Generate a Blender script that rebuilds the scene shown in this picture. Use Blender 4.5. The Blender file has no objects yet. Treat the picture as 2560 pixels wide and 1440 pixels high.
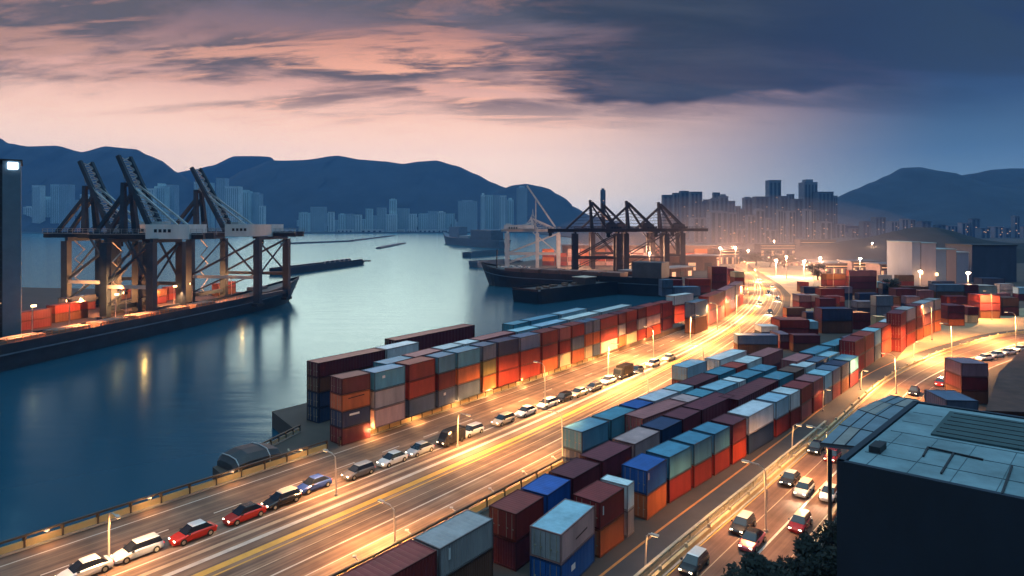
import bpy, bmesh, math, random
from mathutils import Vector, Matrix, noise as mnoise
random.seed(7)
V = Vector
S = bpy.context.scene
C = S.collection
F, HY, CAMH = 1600.0, 560.0, 30.0          # focal length and horizon in pixels of the 2560 frame, eye height in metres

def G(px, py, z=0.0):                       # pixel -> point on the plane of height z
    Y = F*(CAMH-z)/(py-HY)
    return V(((px-1280)/F*Y, Y, z))
def A(px, py, Y):                           # pixel -> point at depth Y
    return V(((px-1280)/F*Y, Y, CAMH-(py-HY)/F*Y))
DV = V((.6247, .7809, 0)); RV = V((.7809, -.6247, 0))
DROT = math.atan2(.7809, .6247)             # heading of the road
def UV(u, v, z=0.0): return DV*u + RV*v + V((0, 0, z))
WATER = -2.5

# ------------------------------------------------------------------ materials
def nt(m):
    m.use_nodes = True
    t = m.node_tree
    return t, t.nodes, t.links
def lin(c):
    return tuple((x/12.92 if x <= .04045 else ((x+.055)/1.055)**2.4) for x in c)
MATS = {}
def mat(name, col, rough=.6, metal=0., var=.25, scale=.8, streak=None, bump=0., emit=None, spec=.5, objcol=False):
    if name in MATS: return MATS[name]
    m = bpy.data.materials.new(name); t, N, L = nt(m)
    b = N['Principled BSDF']; b.inputs['Roughness'].default_value = rough; b.inputs['Metallic'].default_value = metal
    b.inputs['Specular IOR Level'].default_value = spec
    tc = N.new('ShaderNodeTexCoord')
    src = tc.outputs['Object']
    if streak:
        mp = N.new('ShaderNodeMapping'); mp.inputs['Scale'].default_value = streak
        L.new(src, mp.inputs['Vector']); src = mp.outputs[0]
    nz = N.new('ShaderNodeTexNoise'); nz.inputs['Scale'].default_value = scale; nz.inputs['Detail'].default_value = 6
    nz.inputs['Roughness'].default_value = .65
    L.new(src, nz.inputs['Vector'])
    rp = N.new('ShaderNodeMapRange'); rp.inputs[1].default_value = .25; rp.inputs[2].default_value = .75
    rp.inputs[3].default_value = 1-var; rp.inputs[4].default_value = 1+var*.6
    L.new(nz.outputs[0], rp.inputs[0])
    mx = N.new('ShaderNodeMix'); mx.data_type = 'RGBA'; mx.blend_type = 'MULTIPLY'; mx.inputs[0].default_value = 1
    if objcol:
        oi = N.new('ShaderNodeObjectInfo')
        if objcol == 'dark':
            dk = N.new('ShaderNodeMix'); dk.data_type = 'RGBA'; dk.blend_type = 'MULTIPLY'; dk.inputs[0].default_value = 1
            L.new(oi.outputs['Color'], dk.inputs[6]); dk.inputs[7].default_value = (.45, .42, .42, 1); L.new(dk.outputs[2], mx.inputs[6])
        else:
            L.new(oi.outputs['Color'], mx.inputs[6])
        ad = N.new('ShaderNodeVectorMath'); ad.operation = 'ADD'
        sc = N.new('ShaderNodeMath'); sc.operation = 'MULTIPLY'; sc.inputs[1].default_value = 57.
        L.new(oi.outputs['Random'], sc.inputs[0]); L.new(sc.outputs[0], ad.inputs[1]); L.new(src, ad.inputs[0]); L.new(ad.outputs[0], nz.inputs['Vector'])
    else:
        mx.inputs[6].default_value = (*col, 1)
    L.new(rp.outputs[0], mx.inputs[7]); L.new(mx.outputs[2], b.inputs['Base Color'])
    if bump:
        bp = N.new('ShaderNodeBump'); bp.inputs['Strength'].default_value = bump; bp.inputs['Distance'].default_value = .1
        L.new(nz.outputs[0], bp.inputs['Height']); L.new(bp.outputs[0], b.inputs['Normal'])
    if emit:
        b.inputs['Emission Color'].default_value = (*emit[0], 1); b.inputs['Emission Strength'].default_value = emit[1]
    MATS[name] = m
    return m

M_cont = mat('container_paint', None, .45, 0, .35, .6, (1, 1, .25), objcol=True)
M_contd = mat('container_frame_paint', None, .5, 0, .4, .8, objcol='dark')
M_carp = mat('car_paint', None, .25, .2, .08, 2, objcol=True)
M_steel = mat('crane_steel', (.032, .056, .085), .5, .3, .4, .3)
M_steell = mat('crane_pale_steel', (.35, .40, .43), .5, .2, .3, .4)
M_steelw = mat('gantry_white_paint', (.62, .60, .60), .5, 0, .3, .3)
M_steelk = mat('wharf_crane_steel', (.035, .032, .045), .55, .3, .4, .3)
M_housew = mat('machinery_house_paint', (.62, .70, .72), .5, 0, .18, .3, (1, 1, .3))
M_dark = mat('dark_fittings', (.02, .022, .028), .6, 0, .3, 1.5)
M_rail = mat('galvanised_rail', (.42, .38, .28), .5, .1, .35, 1.2)
M_conc = mat('concrete', (.34, .32, .29), .85, 0, .35, .25, bump=.3)
M_parap = mat('parapet_panel', (.62, .50, .30), .8, 0, .35, .6)
M_lampp = mat('lamp_post_paint', (.55, .48, .42), .5, .1, .2, 1)
M_glass = mat('dark_window_glass', (.015, .02, .03), .12, 0, .1, 1)
M_tyre = mat('tyre_rubber', (.015, .015, .015), .9, 0, .2, 2)
M_lampon = mat('lit_lamp_lens', (1, .9, .7), .4, 0, 0, 1, emit=((1, .58, .26), 7))
M_lampw = mat('lit_white_lens', (1, 1, 1), .4, 0, 0, 1, emit=((1, .80, .55), 6))
M_floodb = mat('lit_cool_lens', (1, 1, 1), .4, 0, 0, 1, emit=((.75, .9, 1), 9))
M_tail = mat('tail_lens', (.4, .01, .01), .3, 0, 0, 1, emit=((1, .05, .02), 1.2))
M_winlit = mat('lit_window_pane', (.8, .6, .4), .4, 0, .3, 1.5, emit=((1, .50, .24), .75))
M_hull = mat('hull_paint', (.022, .035, .05), .38, .1, .5, .25, (1, 1, 1.8))
M_hullk = mat('hull_black_paint', (.018, .020, .028), .4, .1, .5, .25)
M_hulls = mat('hull_slate_paint', (.10, .15, .20), .5, 0, .3, .2)
M_deck = mat('ship_deck_plate', (.22, .15, .13), .7, 0, .4, .5, bump=.2)
M_deckk = mat('dark_deck_plate', (.07, .055, .055), .7, 0, .4, .5)
M_leaf = mat('dark_foliage', (.012, .020, .016), .8, 0, .5, 2)
M_bark = mat('bark', (.05, .035, .025), .9, 0, .4, 3)

# ------------------------------------------------------------------ mesh builder
class MB:
    def __init__(s): s.v = []; s.f = []
    def poly(s, pts):
        n = len(s.v); s.v += [tuple(p) for p in pts]; s.f.append(tuple(range(n, n+len(pts))))
    def hexa(s, p):                        # 8 points: bottom loop 0-3, top loop 4-7
        n = len(s.v); s.v += [tuple(q) for q in p]
        for f in ((3, 2, 1, 0), (4, 5, 6, 7), (0, 1, 5, 4), (1, 2, 6, 5), (2, 3, 7, 6), (3, 0, 4, 7)):
            s.f.append(tuple(n+i for i in f))
        return s
    def box(s, x0, x1, y0, y1, z0, z1):
        return s.hexa([(x0, y0, z0), (x1, y0, z0), (x1, y1, z0), (x0, y1, z0), (x0, y0, z1), (x1, y0, z1), (x1, y1, z1), (x0, y1, z1)])
    def bar(s, p, q, w, h=None, w2=None, up=None):  # beam of rectangular section from p to q
        p, q = V(p), V(q); h = h or w; d = (q-p).normalized()
        up = V(up) if up else (V((0, 0, 1)) if abs(d.z) < .9 else V((1, 0, 0)))
        a = d.cross(up).normalized(); b = a.cross(d).normalized()
        w2 = w2 or w; k = w2/w
        P = [p-a*w/2-b*h/2, p+a*w/2-b*h/2, p+a*w/2+b*h/2, p-a*w/2+b*h/2]
        Q = [q-a*w2/2-b*h*k/2, q+a*w2/2-b*h*k/2, q+a*w2/2+b*h*k/2, q-a*w2/2+b*h*k/2]
        return s.hexa(P+Q)
    def tube(s, pts, r, n=6, r2=None):
        pts = [V(p) for p in pts]; r2 = r if r2 is None else r2; base = len(s.v); m = len(pts)
        for i, p in enumerate(pts):
            d = (pts[min(i+1, m-1)]-pts[max(i-1, 0)]).normalized()
            up = V((0, 0, 1)) if abs(d.z) < .9 else V((1, 0, 0))
            a = d.cross(up).normalized(); b = a.cross(d).normalized(); rr = r+(r2-r)*i/max(1, m-1)
            for k in range(n):
                t = 2*math.pi*k/n; s.v.append(tuple(p+a*math.cos(t)*rr+b*math.sin(t)*rr))
        for i in range(m-1):
            for k in range(n):
                s.f.append((base+i*n+k, base+i*n+(k+1) % n, base+(i+1)*n+(k+1) % n, base+(i+1)*n+k))
        s.f.append(tuple(base+k for k in reversed(range(n)))); s.f.append(tuple(base+(m-1)*n+k for k in range(n)))
        return s
    def prism(s, poly, z0, z1):
        n = len(s.v); m = len(poly)
        s.v += [(p[0], p[1], z0) for p in poly]+[(p[0], p[1], z1) for p in poly]
        s.f.append(tuple(n+i for i in reversed(range(m)))); s.f.append(tuple(n+m+i for i in range(m)))
        for i in range(m):
            j = (i+1) % m; s.f.append((n+i, n+j, n+m+j, n+m+i))
        return s
    def loft(s, rings, cap=True, closed=True):
        n = len(s.v); k = len(rings[0])
        for r in rings: s.v += [tuple(p) for p in r]
        for i in range(len(rings)-1):
            for j in range(k if closed else k-1):
                a, b = n+i*k+j, n+i*k+(j+1) % k
                s.f.append((a, b, b+k, a+k))
        if cap:
            s.f.append(tuple(n+j for j in reversed(range(k)))); s.f.append(tuple(n+(len(rings)-1)*k+j for j in range(k)))
        return s
    def build(s, name, m, parent=None, smooth=False, color=None, bevel=0):
        me = bpy.data.meshes.new(name); me.from_pydata(s.v, [], s.f)
        bm = bmesh.new(); bm.from_mesh(me); bmesh.ops.recalc_face_normals(bm, faces=bm.faces)
        if bevel: bmesh.ops.bevel(bm, geom=list(bm.edges), offset=bevel, segments=2, affect='EDGES', clamp_overlap=True)
        bm.to_mesh(me); bm.free()
        me.materials.append(m)
        if smooth:
            for p in me.polygons: p.use_smooth = True
        o = bpy.data.objects.new(name, me); C.objects.link(o)
        if parent: o.parent = parent
        if color: o.color = (*color, 1)
        return o

def tag(o, label=None, cat=None, group=None, kind=None):
    if label: o['label'] = label
    if cat: o['category'] = cat
    if group: o['group'] = group
    if kind: o['kind'] = kind
    return o
def thing(name, label, cat, loc=(0, 0, 0), rz=0., group=None, scale=None):
    o = bpy.data.objects.new(name, None); C.objects.link(o); o.empty_display_size = .2
    o.location = loc; o.rotation_euler = (0, 0, rz)
    if scale: o.scale = scale
    return tag(o, label, cat, group)
def copy_tree(o, parent=None, color=None):
    c = o.copy(); C.objects.link(c)
    if parent: c.parent = parent
    if color and c.type == 'MESH' and c.get('painted'): c.color = (*color, 1)
    for ch in [x for x in KIDS.get(o.name, [])]:
        copy_tree(ch, c, color)
    return c
KIDS = {}
def index_kids(o):
    KIDS[o.name] = list(o.children)
    for c in o.children: index_kids(c)
def dup(proto, loc, rz, label, group, color=None, scale=None):
    c = copy_tree(proto, None, color); c.location = loc; c.rotation_euler = (0, 0, rz); c['label'] = label
    if group: c['group'] = group
    if scale: c.scale = scale
    return c
def light(name, loc, power, col=(1, .6, .28), radius=.3, parent=None, kind='POINT', target=None, spot=150, blend=.6):
    d = bpy.data.lights.new(name, kind); d.energy = power; d.color = col
    d.shadow_soft_size = radius
    if kind == 'SPOT': d.spot_size = math.radians(spot); d.spot_blend = blend
    o = bpy.data.objects.new(name, d); C.objects.link(o); o.location = loc
    if target is not None: o.rotation_euler = (V(target)-V(loc)).to_track_quat('-Z', 'Y').to_euler()
    if parent: o.parent = parent
    return o
WARM = (1, .46, .15)
ORD = 'front second third fourth fifth sixth seventh eighth ninth tenth eleventh twelfth thirteenth fourteenth fifteenth sixteenth seventeenth eighteenth nineteenth twentieth twenty-first twenty-second twenty-third twenty-fourth twenty-fifth'.split()

def hermite(pts, x):                        # smooth interpolation of a table
    if x <= pts[0][0]: return pts[0][1]+(x-pts[0][0])*(pts[1][1]-pts[0][1])/(pts[1][0]-pts[0][0])
    if x >= pts[-1][0]: return pts[-1][1]+(x-pts[-1][0])*(pts[-1][1]-pts[-2][1])/(pts[-1][0]-pts[-2][0])
    for i in range(len(pts)-1):
        if pts[i][0] <= x <= pts[i+1][0]:
            (x0, y0), (x1, y1) = pts[i], pts[i+1]; h = x1-x0; t = (x-x0)/h; d = (y1-y0)/h
            dl = (y1-pts[i-1][1])/(x1-pts[i-1][0]) if i else d
            dr = (pts[i+2][1]-y0)/(pts[i+2][0]-x0) if i+2 < len(pts) else d
            return (2*t**3-3*t*t+1)*y0+(t**3-2*t*t+t)*h*dl+(-2*t**3+3*t*t)*y1+(t**3-t*t)*h*dr
def catmull(P, n=8):
    P = [V(p) for p in P]; out = []
    for i in range(len(P)-1):
        p0, p1, p2, p3 = P[max(i-1, 0)], P[i], P[i+1], P[min(i+2, len(P)-1)]
        for k in range(n):
            t = k/n
            out.append(.5*((2*p1)+(p2-p0)*t+(2*p0-5*p1+4*p2-p3)*t*t+(3*p1-p0-3*p2+p3)*t**3))
    return out+[P[-1]]

# ------------------------------------------------------------------ camera
cd = bpy.data.cameras.new('camera'); cam = bpy.data.objects.new('camera', cd); C.objects.link(cam)
cam.location = (0, 0, CAMH); cam.rotation_euler = (math.pi/2, 0, 0)
cd.sensor_width = 36; cd.lens = 36*F/2560; cd.shift_y = -160/2560; cd.clip_start = .5; cd.clip_end = 20000
S.camera = cam
S.view_settings.view_transform = 'Standard'; S.view_settings.look = 'None'
S.view_settings.exposure = -0.15; S.view_settings.gamma = 1

# ------------------------------------------------------------------ sky (world)
W = bpy.data.worlds.new('World'); S.world = W; W.use_nodes = True
t = W.node_tree; N = t.nodes; L = t.links; N.clear()
def nd(ty, **k):
    n = N.new(ty)
    for a, b in k.items(): setattr(n, a, b)
    return n
def mth(op, a, b=None, c=None):
    n = nd('ShaderNodeMath', operation=op)
    for i, x in enumerate((a, b, c)):
        if x is None: continue
        if isinstance(x, (int, float)): n.inputs[i].default_value = x
        else: L.new(x, n.inputs[i])
    return n.outputs[0]
def smooth(x, a, b, lo=0., hi=1.):
    n = nd('ShaderNodeMapRange', interpolation_type='SMOOTHSTEP'); L.new(x, n.inputs[0])
    n.inputs[1].default_value = a; n.inputs[2].default_value = b; n.inputs[3].default_value = lo; n.inputs[4].default_value = hi
    return n.outputs[0]
def mixc(f, a, b):
    n = nd('ShaderNodeMix', data_type='RGBA')
    if isinstance(f, (int, float)): n.inputs[0].default_value = f
    else: L.new(f, n.inputs[0])
    for i, x in ((6, a), (7, b)):
        if isinstance(x, tuple): n.inputs[i].default_value = (*x, 1)
        else: L.new(x, n.inputs[i])
    return n.outputs[2]
def ramp(x, stops):
    n = nd('ShaderNodeValToRGB'); L.new(x, n.inputs[0]); e = n.color_ramp.elements
    while len(e) < len(stops): e.new(.5)
    for el, (p, c) in zip(e, stops): el.position = p; el.color = (*(v/3 for v in c), 1)
    g = nd('ShaderNodeVectorMath', operation='SCALE'); L.new(n.outputs[0], g.inputs[0]); g.inputs[3].default_value = 3
    return g.outputs[0]
def fbm(vec, scale, detail=5, rough=.55, dist=0.):
    n = nd('ShaderNodeTexNoise'); L.new(vec, n.inputs['Vector']); n.inputs['Scale'].default_value = scale
    n.inputs['Detail'].default_value = detail; n.inputs['Roughness'].default_value = rough; n.inputs['Distortion'].default_value = dist
    return n.outputs[0]
def comb(x, y, z=0.):
    n = nd('ShaderNodeCombineXYZ')
    for i, q in enumerate((x, y, z)):
        if isinstance(q, (int, float)): n.inputs[i].default_value = q
        else: L.new(q, n.inputs[i])
    return n.outputs[0]
tc = nd('ShaderNodeTexCoord'); sp = nd('ShaderNodeSeparateXYZ'); L.new(tc.outputs['Generated'], sp.inputs[0])
X, Y, Z = sp.outputs
az = mth('ARCTAN2', X, Y); el = mth('MAXIMUM', Z, 0.)
ZT = [(.45, (.04, .08, .16)), (.62, (.09, .18, .32)), (.78, (.40, .80, 1.10)), (.90, (1.0, 1.85, 2.4)), (1, (1.05, 1.95, 2.5))]
rl = ramp(el, [(0, (1.1, 1.15, 1.2)), (.05, (1.6, 1.28, 1.05)), (.10, (1.80, 1.30, 1.02)), (.15, (1.62, 1.02, .76)), (.20, (1.12, .60, .46)), (.26, (.42, .24, .22)),
               (.33, (.08, .12, .18))]+ZT)
rr = ramp(el, [(0, (.40, .66, .86)), (.05, (.24, .44, .60)), (.10, (.11, .24, .38)), (.16, (.035, .095, .20)), (.22, (.010, .035, .11)),
               (.33, (.003, .012, .055))]+ZT)
absaz = mth('ABSOLUTE', mth('ADD', az, .1))
base = mixc(smooth(az, -.05, .62), rl, rr)
base = mixc(smooth(mth('MULTIPLY', az, -1.), .9, 2.2), base, rr)
back = nd('ShaderNodeVectorMath', operation='SCALE'); L.new(base, back.inputs[0])
L.new(mth('SUBTRACT', 1., mth('MULTIPLY', mth('MULTIPLY', smooth(mth('ABSOLUTE', az), .9, 2.0), smooth(el, .8, .5)), .65)), back.inputs[3]); base = back.outputs[0]
# cloud layer on a plane overhead, so that it fans out towards the horizon
den = mth('ADD', el, .16)
q = comb(mth('DIVIDE', X, den), mth('DIVIDE', Y, den), 0)
mp = nd('ShaderNodeMapping'); mp.inputs['Rotation'].default_value = (0, 0, .35); mp.inputs['Scale'].default_value = (.75, 1.9, 1); mp.inputs['Location'].default_value = (.7, 2.1, 0)
L.new(q, mp.inputs[0])
c1 = fbm(mp.outputs[0], 1.3, 10, .60, .35)
mp2 = nd('ShaderNodeMapping'); mp2.inputs['Location'].default_value = (5.3, 1.1, 2); mp2.inputs['Rotation'].default_value = (0, 0, .2); mp2.inputs['Scale'].default_value = (.9, 3.2, 1)
L.new(q, mp2.inputs[0])
c2 = fbm(mp2.outputs[0], 1.7, 10, .64, .45)
band = mth('MULTIPLY', smooth(el, .115, .215), smooth(el, .66, .42))
cm = mth('MULTIPLY', smooth(mth('ADD', c1, mth('MULTIPLY', el, .72)), .54, .74), band)
dark = mixc(smooth(az, -.3, .35), (.135, .120, .125), (.02, .045, .085))
lit = mixc(smooth(el, .16, .30), (1.6, .80, .50), (1.05, .44, .29))
litm = mth('MULTIPLY', smooth(c2, .46, .60), mth('MULTIPLY', smooth(az, .28, -.05), smooth(el, .38, .22)))
side = mth('MULTIPLY', smooth(az, -.80, -.12, .35, 1.), 1.)
cl = mixc(mth('MULTIPLY', litm, side), dark, lit)
sky = mixc(mth('MULTIPLY', cm, .97), base, cl)
# the long dark shelf cloud with its sharp lower edge
edge = mth('ADD', el, mth('MULTIPLY', mth('SUBTRACT', fbm(comb(mth('MULTIPLY', az, 3.), 0., 0.), 2.2, 3), .5), .05))
m2 = mth('MULTIPLY', mth('MULTIPLY', smooth(edge, .181, .190), smooth(mth('ADD', az, mth('MULTIPLY', mth('SUBTRACT', c1, .5), .5)), -.02, .17)), smooth(az, .66, .40))
m2 = mth('MULTIPLY', m2, smooth(el, .48, .30))
shelf = mixc(smooth(c2, .35, .7), (.016, .028, .050), (.050, .062, .085))
shelf = mixc(smooth(az, .25, .6), shelf, (.006, .022, .075))
sky = mixc(mth('MULTIPLY', m2, .93), sky, shelf)
bg = nd('ShaderNodeBackground'); L.new(sky, bg.inputs[0]); bg.inputs[1].default_value = 1.0
# a low dusk sky adds the last physical skylight
ns = nd('ShaderNodeTexSky', sky_type='NISHITA'); ns.sun_disc = False; ns.sun_elevation = math.radians(1.5); ns.sun_rotation = math.radians(-14)
bg2 = nd('ShaderNodeBackground'); L.new(ns.outputs[0], bg2.inputs[0]); bg2.inputs[1].default_value = .015; ns.sun_intensity = .3; ns.air_density = 2.
ad = nd('ShaderNodeAddShader'); L.new(bg.outputs[0], ad.inputs[0]); L.new(bg2.outputs[0], ad.inputs[1])
wo = nd('ShaderNodeOutputWorld'); L.new(ad.outputs[0], wo.inputs[0])

sd = bpy.data.lights.new('sun', 'SUN'); sd.energy = .5; sd.angle = math.radians(20); sd.color = (1, .72, .58)
so = bpy.data.objects.new('sun', sd); C.objects.link(so)
sdir = V((math.sin(math.radians(-14)), math.cos(math.radians(-14)), math.tan(math.radians(9))))
so.rotation_euler = sdir.to_track_quat('Z', 'Y').to_euler()

# ------------------------------------------------------------------ haze
hb = MB().box(-4500, 4500, -400, 4300, -8, 520)
M_haze = bpy.data.materials.new('haze_air'); t2, N2, L2 = nt(M_haze); N2.clear()
pv = N2.new('ShaderNodeVolumePrincipled'); pv.inputs['Color'].default_value = (.13, .40, .95, 1); pv.inputs['Density'].default_value = .000145
pv.inputs['Anisotropy'].default_value = .0
ho = N2.new('ShaderNodeOutputMaterial'); L2.new(pv.outputs[0], ho.inputs['Volume'])
tag(hb.build('haze', M_haze), kind='stuff')

M_mist = bpy.data.materials.new('port_mist_air'); t3, N3, L3 = nt(M_mist); N3.clear()
pv3 = N3.new('ShaderNodeVolumePrincipled'); pv3.inputs['Color'].default_value = (1.0, .76, .66, 1); pv3.inputs['Density'].default_value = .00042  # pinkish tint puts the warm lamp glow into the mist colour
ho3 = N3.new('ShaderNodeOutputMaterial'); L3.new(pv3.outputs[0], ho3.inputs['Volume'])
for q3, cx3, cy3 in ((1, 195, 575), (.82, 185, 545), (.66, 175, 520), (.5, 168, 490)):          # thicker towards the lamps, thinning outwards
    rgs = []
    for k in range(17):
        ph = -math.pi/2+math.pi*k/16; c3 = max(.001, math.cos(ph))*q3
        rgs.append([(cx3+c3*(175*math.cos(.157*j)+70*math.sin(.157*j)), cy3+300*c3*math.sin(.157*j), -2+(58 if q3 == 1 else 60)*q3*math.sin(ph)) for j in range(40)])
    tag(MB().loft(rgs).build('mist', M_mist, smooth=True), kind='stuff')
# ------------------------------------------------------------------ water
M_water = bpy.data.materials.new('harbour_water'); tw, NW, LW = nt(M_water); NW.clear()
tcw = NW.new('ShaderNodeTexCoord'); mpw = NW.new('ShaderNodeMapping'); mpw.inputs['Scale'].default_value = (.05, .22, .1); LW.new(tcw.outputs['Object'], mpw.inputs[0])
nzw = NW.new('ShaderNodeTexNoise'); nzw.inputs['Scale'].default_value = 1.2; nzw.inputs['Detail'].default_value = 6; LW.new(mpw.outputs[0], nzw.inputs['Vector'])
bpw = NW.new('ShaderNodeBump'); bpw.inputs['Strength'].default_value = .18; bpw.inputs['Distance'].default_value = .5; LW.new(nzw.outputs[0], bpw.inputs['Height'])
df = NW.new('ShaderNodeBsdfDiffuse'); df.inputs[0].default_value = (.010, .060, .105, 1)
gl = NW.new('ShaderNodeBsdfGlossy'); gl.inputs['Color'].default_value = (.48, .85, .93, 1); gl.inputs['Roughness'].default_value = .20; LW.new(bpw.outputs[0], gl.inputs['Normal'])
fr = NW.new('ShaderNodeFresnel'); fr.inputs[0].default_value = 1.45; 
mw = NW.new('ShaderNodeMixShader'); LW.new(fr.outputs[0], mw.inputs[0]); LW.new(df.outputs[0], mw.inputs[1]); LW.new(gl.outputs[0], mw.inputs[2])
ow = NW.new('ShaderNodeOutputMaterial'); LW.new(mw.outputs[0], ow.inputs[0])
wb = MB(); wb.poly([(-4400, -380, WATER), (4400, -380, WATER), (4400, 4200, WATER), (-4400, 4200, WATER)])
tag(wb.build('harbour_water', M_water), kind='structure')

# ------------------------------------------------------------------ land
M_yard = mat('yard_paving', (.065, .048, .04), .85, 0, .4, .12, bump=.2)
M_apron = mat('lamp_toned_concrete', (.45, .31, .18), .8, 0, .35, .08)  # plaza concrete lightened and warmed to carry the lamp glow
land = [UV(-150, -73.6), UV(38, -73.6), UV(38.6, -78.2), UV(44.5, -79.2), UV(53, -82.4), UV(56, -94), UV(190, -94), (88, 285), (75, 299), (-6, 350), (-18, 450), (30, 560), (95, 800), (140, 1500), (60, 2300), (60, 2420),
        (4300, 2420), (4300, -300), (-60, -300)]
tag(MB().prism([(p[0], p[1]) for p in land], -7, 0).build('port_ground', M_yard), kind='structure')
shore = [(-4300, 2150), (-1500, 2200), (-700, 2180), (-200, 2290), (60, 2330), (60, 4100), (-4300, 4100)]
tag(MB().prism(shore, -6, 1.2).build('far_shore', mat('far_shore_ground', (.10, .14, .15), .9, 0, .3, .02)), kind='structure')

# highway -------------------------------------------------
VL = [(-60, -71.5), (53, -71.7), (138, -74.6), (180, -78), (230, -87), (290, -102), (345, -118), (390, -134), (450, -163), (520, -198), (640, -255)]
VR = [(-60, -45), (65, -45), (104, -47.4), (150, -52), (217, -62.6), (279, -78), (330, -97), (378, -118), (440, -146), (540, -190), (640, -235)]
def hw(u, f): return hermite(VL, u)*(1-f)+hermite(VR, u)*f
def strip(name, us, f0, f1, z, m, kind='structure'):
    me = bpy.data.meshes.new(name); vs = []; fs = []; uvs = []
    n = 9 if f1-f0 > .3 else 2
    for i, u in enumerate(us):
        for k in range(n):
            f = f0+(f1-f0)*k/(n-1)
            vs.append(tuple(UV(u, hw(u, f), z))); uvs.append((u, f*27))
    for i in range(len(us)-1):
        for k in range(n-1):
            a = i*n+k; fs.append((a, a+1, a+1+n, a+n))
    me.from_pydata(vs, [], fs); ul = me.uv_layers.new(name='UVMap')
    for lp in me.loops: ul.data[lp.index].uv = uvs[lp.vertex_index]
    me.materials.append(m); o = bpy.data.objects.new(name, me); C.objects.link(o)
    if me.polygons[0].normal.z < 0: me.flip_normals()
    return tag(o, kind=kind)
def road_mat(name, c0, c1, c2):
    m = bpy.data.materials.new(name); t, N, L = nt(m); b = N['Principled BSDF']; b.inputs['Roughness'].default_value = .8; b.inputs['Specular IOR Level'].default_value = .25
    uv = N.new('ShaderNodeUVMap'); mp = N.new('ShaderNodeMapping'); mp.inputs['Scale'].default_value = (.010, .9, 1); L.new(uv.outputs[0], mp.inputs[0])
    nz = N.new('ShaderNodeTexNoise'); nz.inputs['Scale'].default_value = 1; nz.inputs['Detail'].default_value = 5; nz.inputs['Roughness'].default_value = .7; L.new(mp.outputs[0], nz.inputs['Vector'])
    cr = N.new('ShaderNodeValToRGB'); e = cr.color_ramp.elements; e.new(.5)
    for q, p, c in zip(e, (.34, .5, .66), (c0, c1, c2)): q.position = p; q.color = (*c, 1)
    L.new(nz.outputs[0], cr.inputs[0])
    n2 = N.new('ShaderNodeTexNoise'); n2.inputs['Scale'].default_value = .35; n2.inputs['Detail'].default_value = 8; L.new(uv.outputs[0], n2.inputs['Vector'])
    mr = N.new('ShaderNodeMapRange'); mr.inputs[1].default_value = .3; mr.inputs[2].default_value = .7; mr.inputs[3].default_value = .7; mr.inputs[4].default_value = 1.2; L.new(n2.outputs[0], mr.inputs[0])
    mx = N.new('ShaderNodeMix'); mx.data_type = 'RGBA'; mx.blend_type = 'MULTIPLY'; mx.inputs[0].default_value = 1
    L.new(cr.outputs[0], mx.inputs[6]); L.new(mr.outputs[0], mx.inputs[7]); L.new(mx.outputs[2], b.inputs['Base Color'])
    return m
M_road = road_mat('glow_toned_asphalt', (.085, .054, .042), (.165, .108, .078), (.29, .20, .14))  # warm tone and streaks hold the road glow and trails in colour
US = [-60+4*i for i in range(176)]
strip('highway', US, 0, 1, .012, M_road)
M_white = mat('paint_and_trail_white', (.55, .50, .43), .6, 0, .35, .5)
M_yellow = mat('paint_and_trail_yellow', (.62, .36, .06), .6, 0, .3, .5)
M_cream = mat('paint_and_trail_cream', (.40, .31, .21), .65, 0, .45, .4)
for nm, f, w, m in (('lane_trail_line', .055, .15, M_white), ('lane_trail_line', .405, .22, M_white), ('light_trail_band', .475, .55, M_cream), ('light_trail_band', .537, .60, M_white), ('yellow_trail_line', .615, .85, M_yellow),
                    ('yellow_trail_line', .655, .22, M_yellow), ('lane_trail_line', .726, .16, M_cream), ('lane_trail_line', .80, .22, M_white), ('lane_trail_line', .885, .14, M_white), ('lane_trail_line', .96, .18, M_yellow)):
    strip(nm, US, f-w/54, f+w/54, .018, m)  # long stripes stand in for the light trails of traffic
fr_ = [u for u in US]
for k in range(0, 40):                      # dashed divider of the slow lanes
    pass
dm = MB()
for k in range(46):
    u = -20+k*7.5
    a, b = UV(u, hw(u, .22)-.09, .018), UV(u+3, hw(u+3, .22)-.09, .018)
    dm.poly([a, a+RV*.18, b+RV*.18, b])
tag(dm.build('dashed_lane_line', M_white), kind='structure')

# second road (right), as one ribbon along a smooth line
RP = [UV(-10, -24.6), UV(20, -24.5), UV(50, -24.3), UV(75, -23.3), UV(99, -22.3), G(2200, 960), G(2300, 905), G(2400, 868), G(2560, 832), (200, 195, 0), (300, 212, 0)]
RC = catmull(RP, 8)
def ribbon(name, off0, off1, z, m, pts=RC, kind='structure', grow=None):
    me = bpy.data.meshes.new(name); vs = []; fs = []; uvs = []; s = 0
    for i, p in enumerate(pts):
        d = (pts[min(i+1, len(pts)-1)]-pts[max(i-1, 0)]).normalized(); r = V((d.y, -d.x, 0)); s += (p-pts[i-1]).length if i else 0
        g = grow(i/len(pts)) if grow else 1
        for k in range(5):
            o = off0+(off1-off0)*k/4
            q = p+r*o*g; vs.append((q.x, q.y, z)); uvs.append((s, o))
    for i in range(len(pts)-1):
        for k in range(4):
            a = i*5+k; fs.append((a, a+1, a+6, a+5))
    me.from_pydata(vs, [], fs); ul = me.uv_layers.new(name='UVMap')
    for lp in me.loops: ul.data[lp.index].uv = uvs[lp.vertex_index]
    if me.polygons[0].normal.z < 0: me.flip_normals()
    me.materials.append(m); o = bpy.data.objects.new(name, me); C.objects.link(o)
    return tag(o, kind=kind)
M_road2 = road_mat('side_road_asphalt', (.10, .055, .042), (.15, .085, .066), (.20, .12, .09))
gw = lambda t: 1+.7*max(0, t-.5)*2
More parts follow.
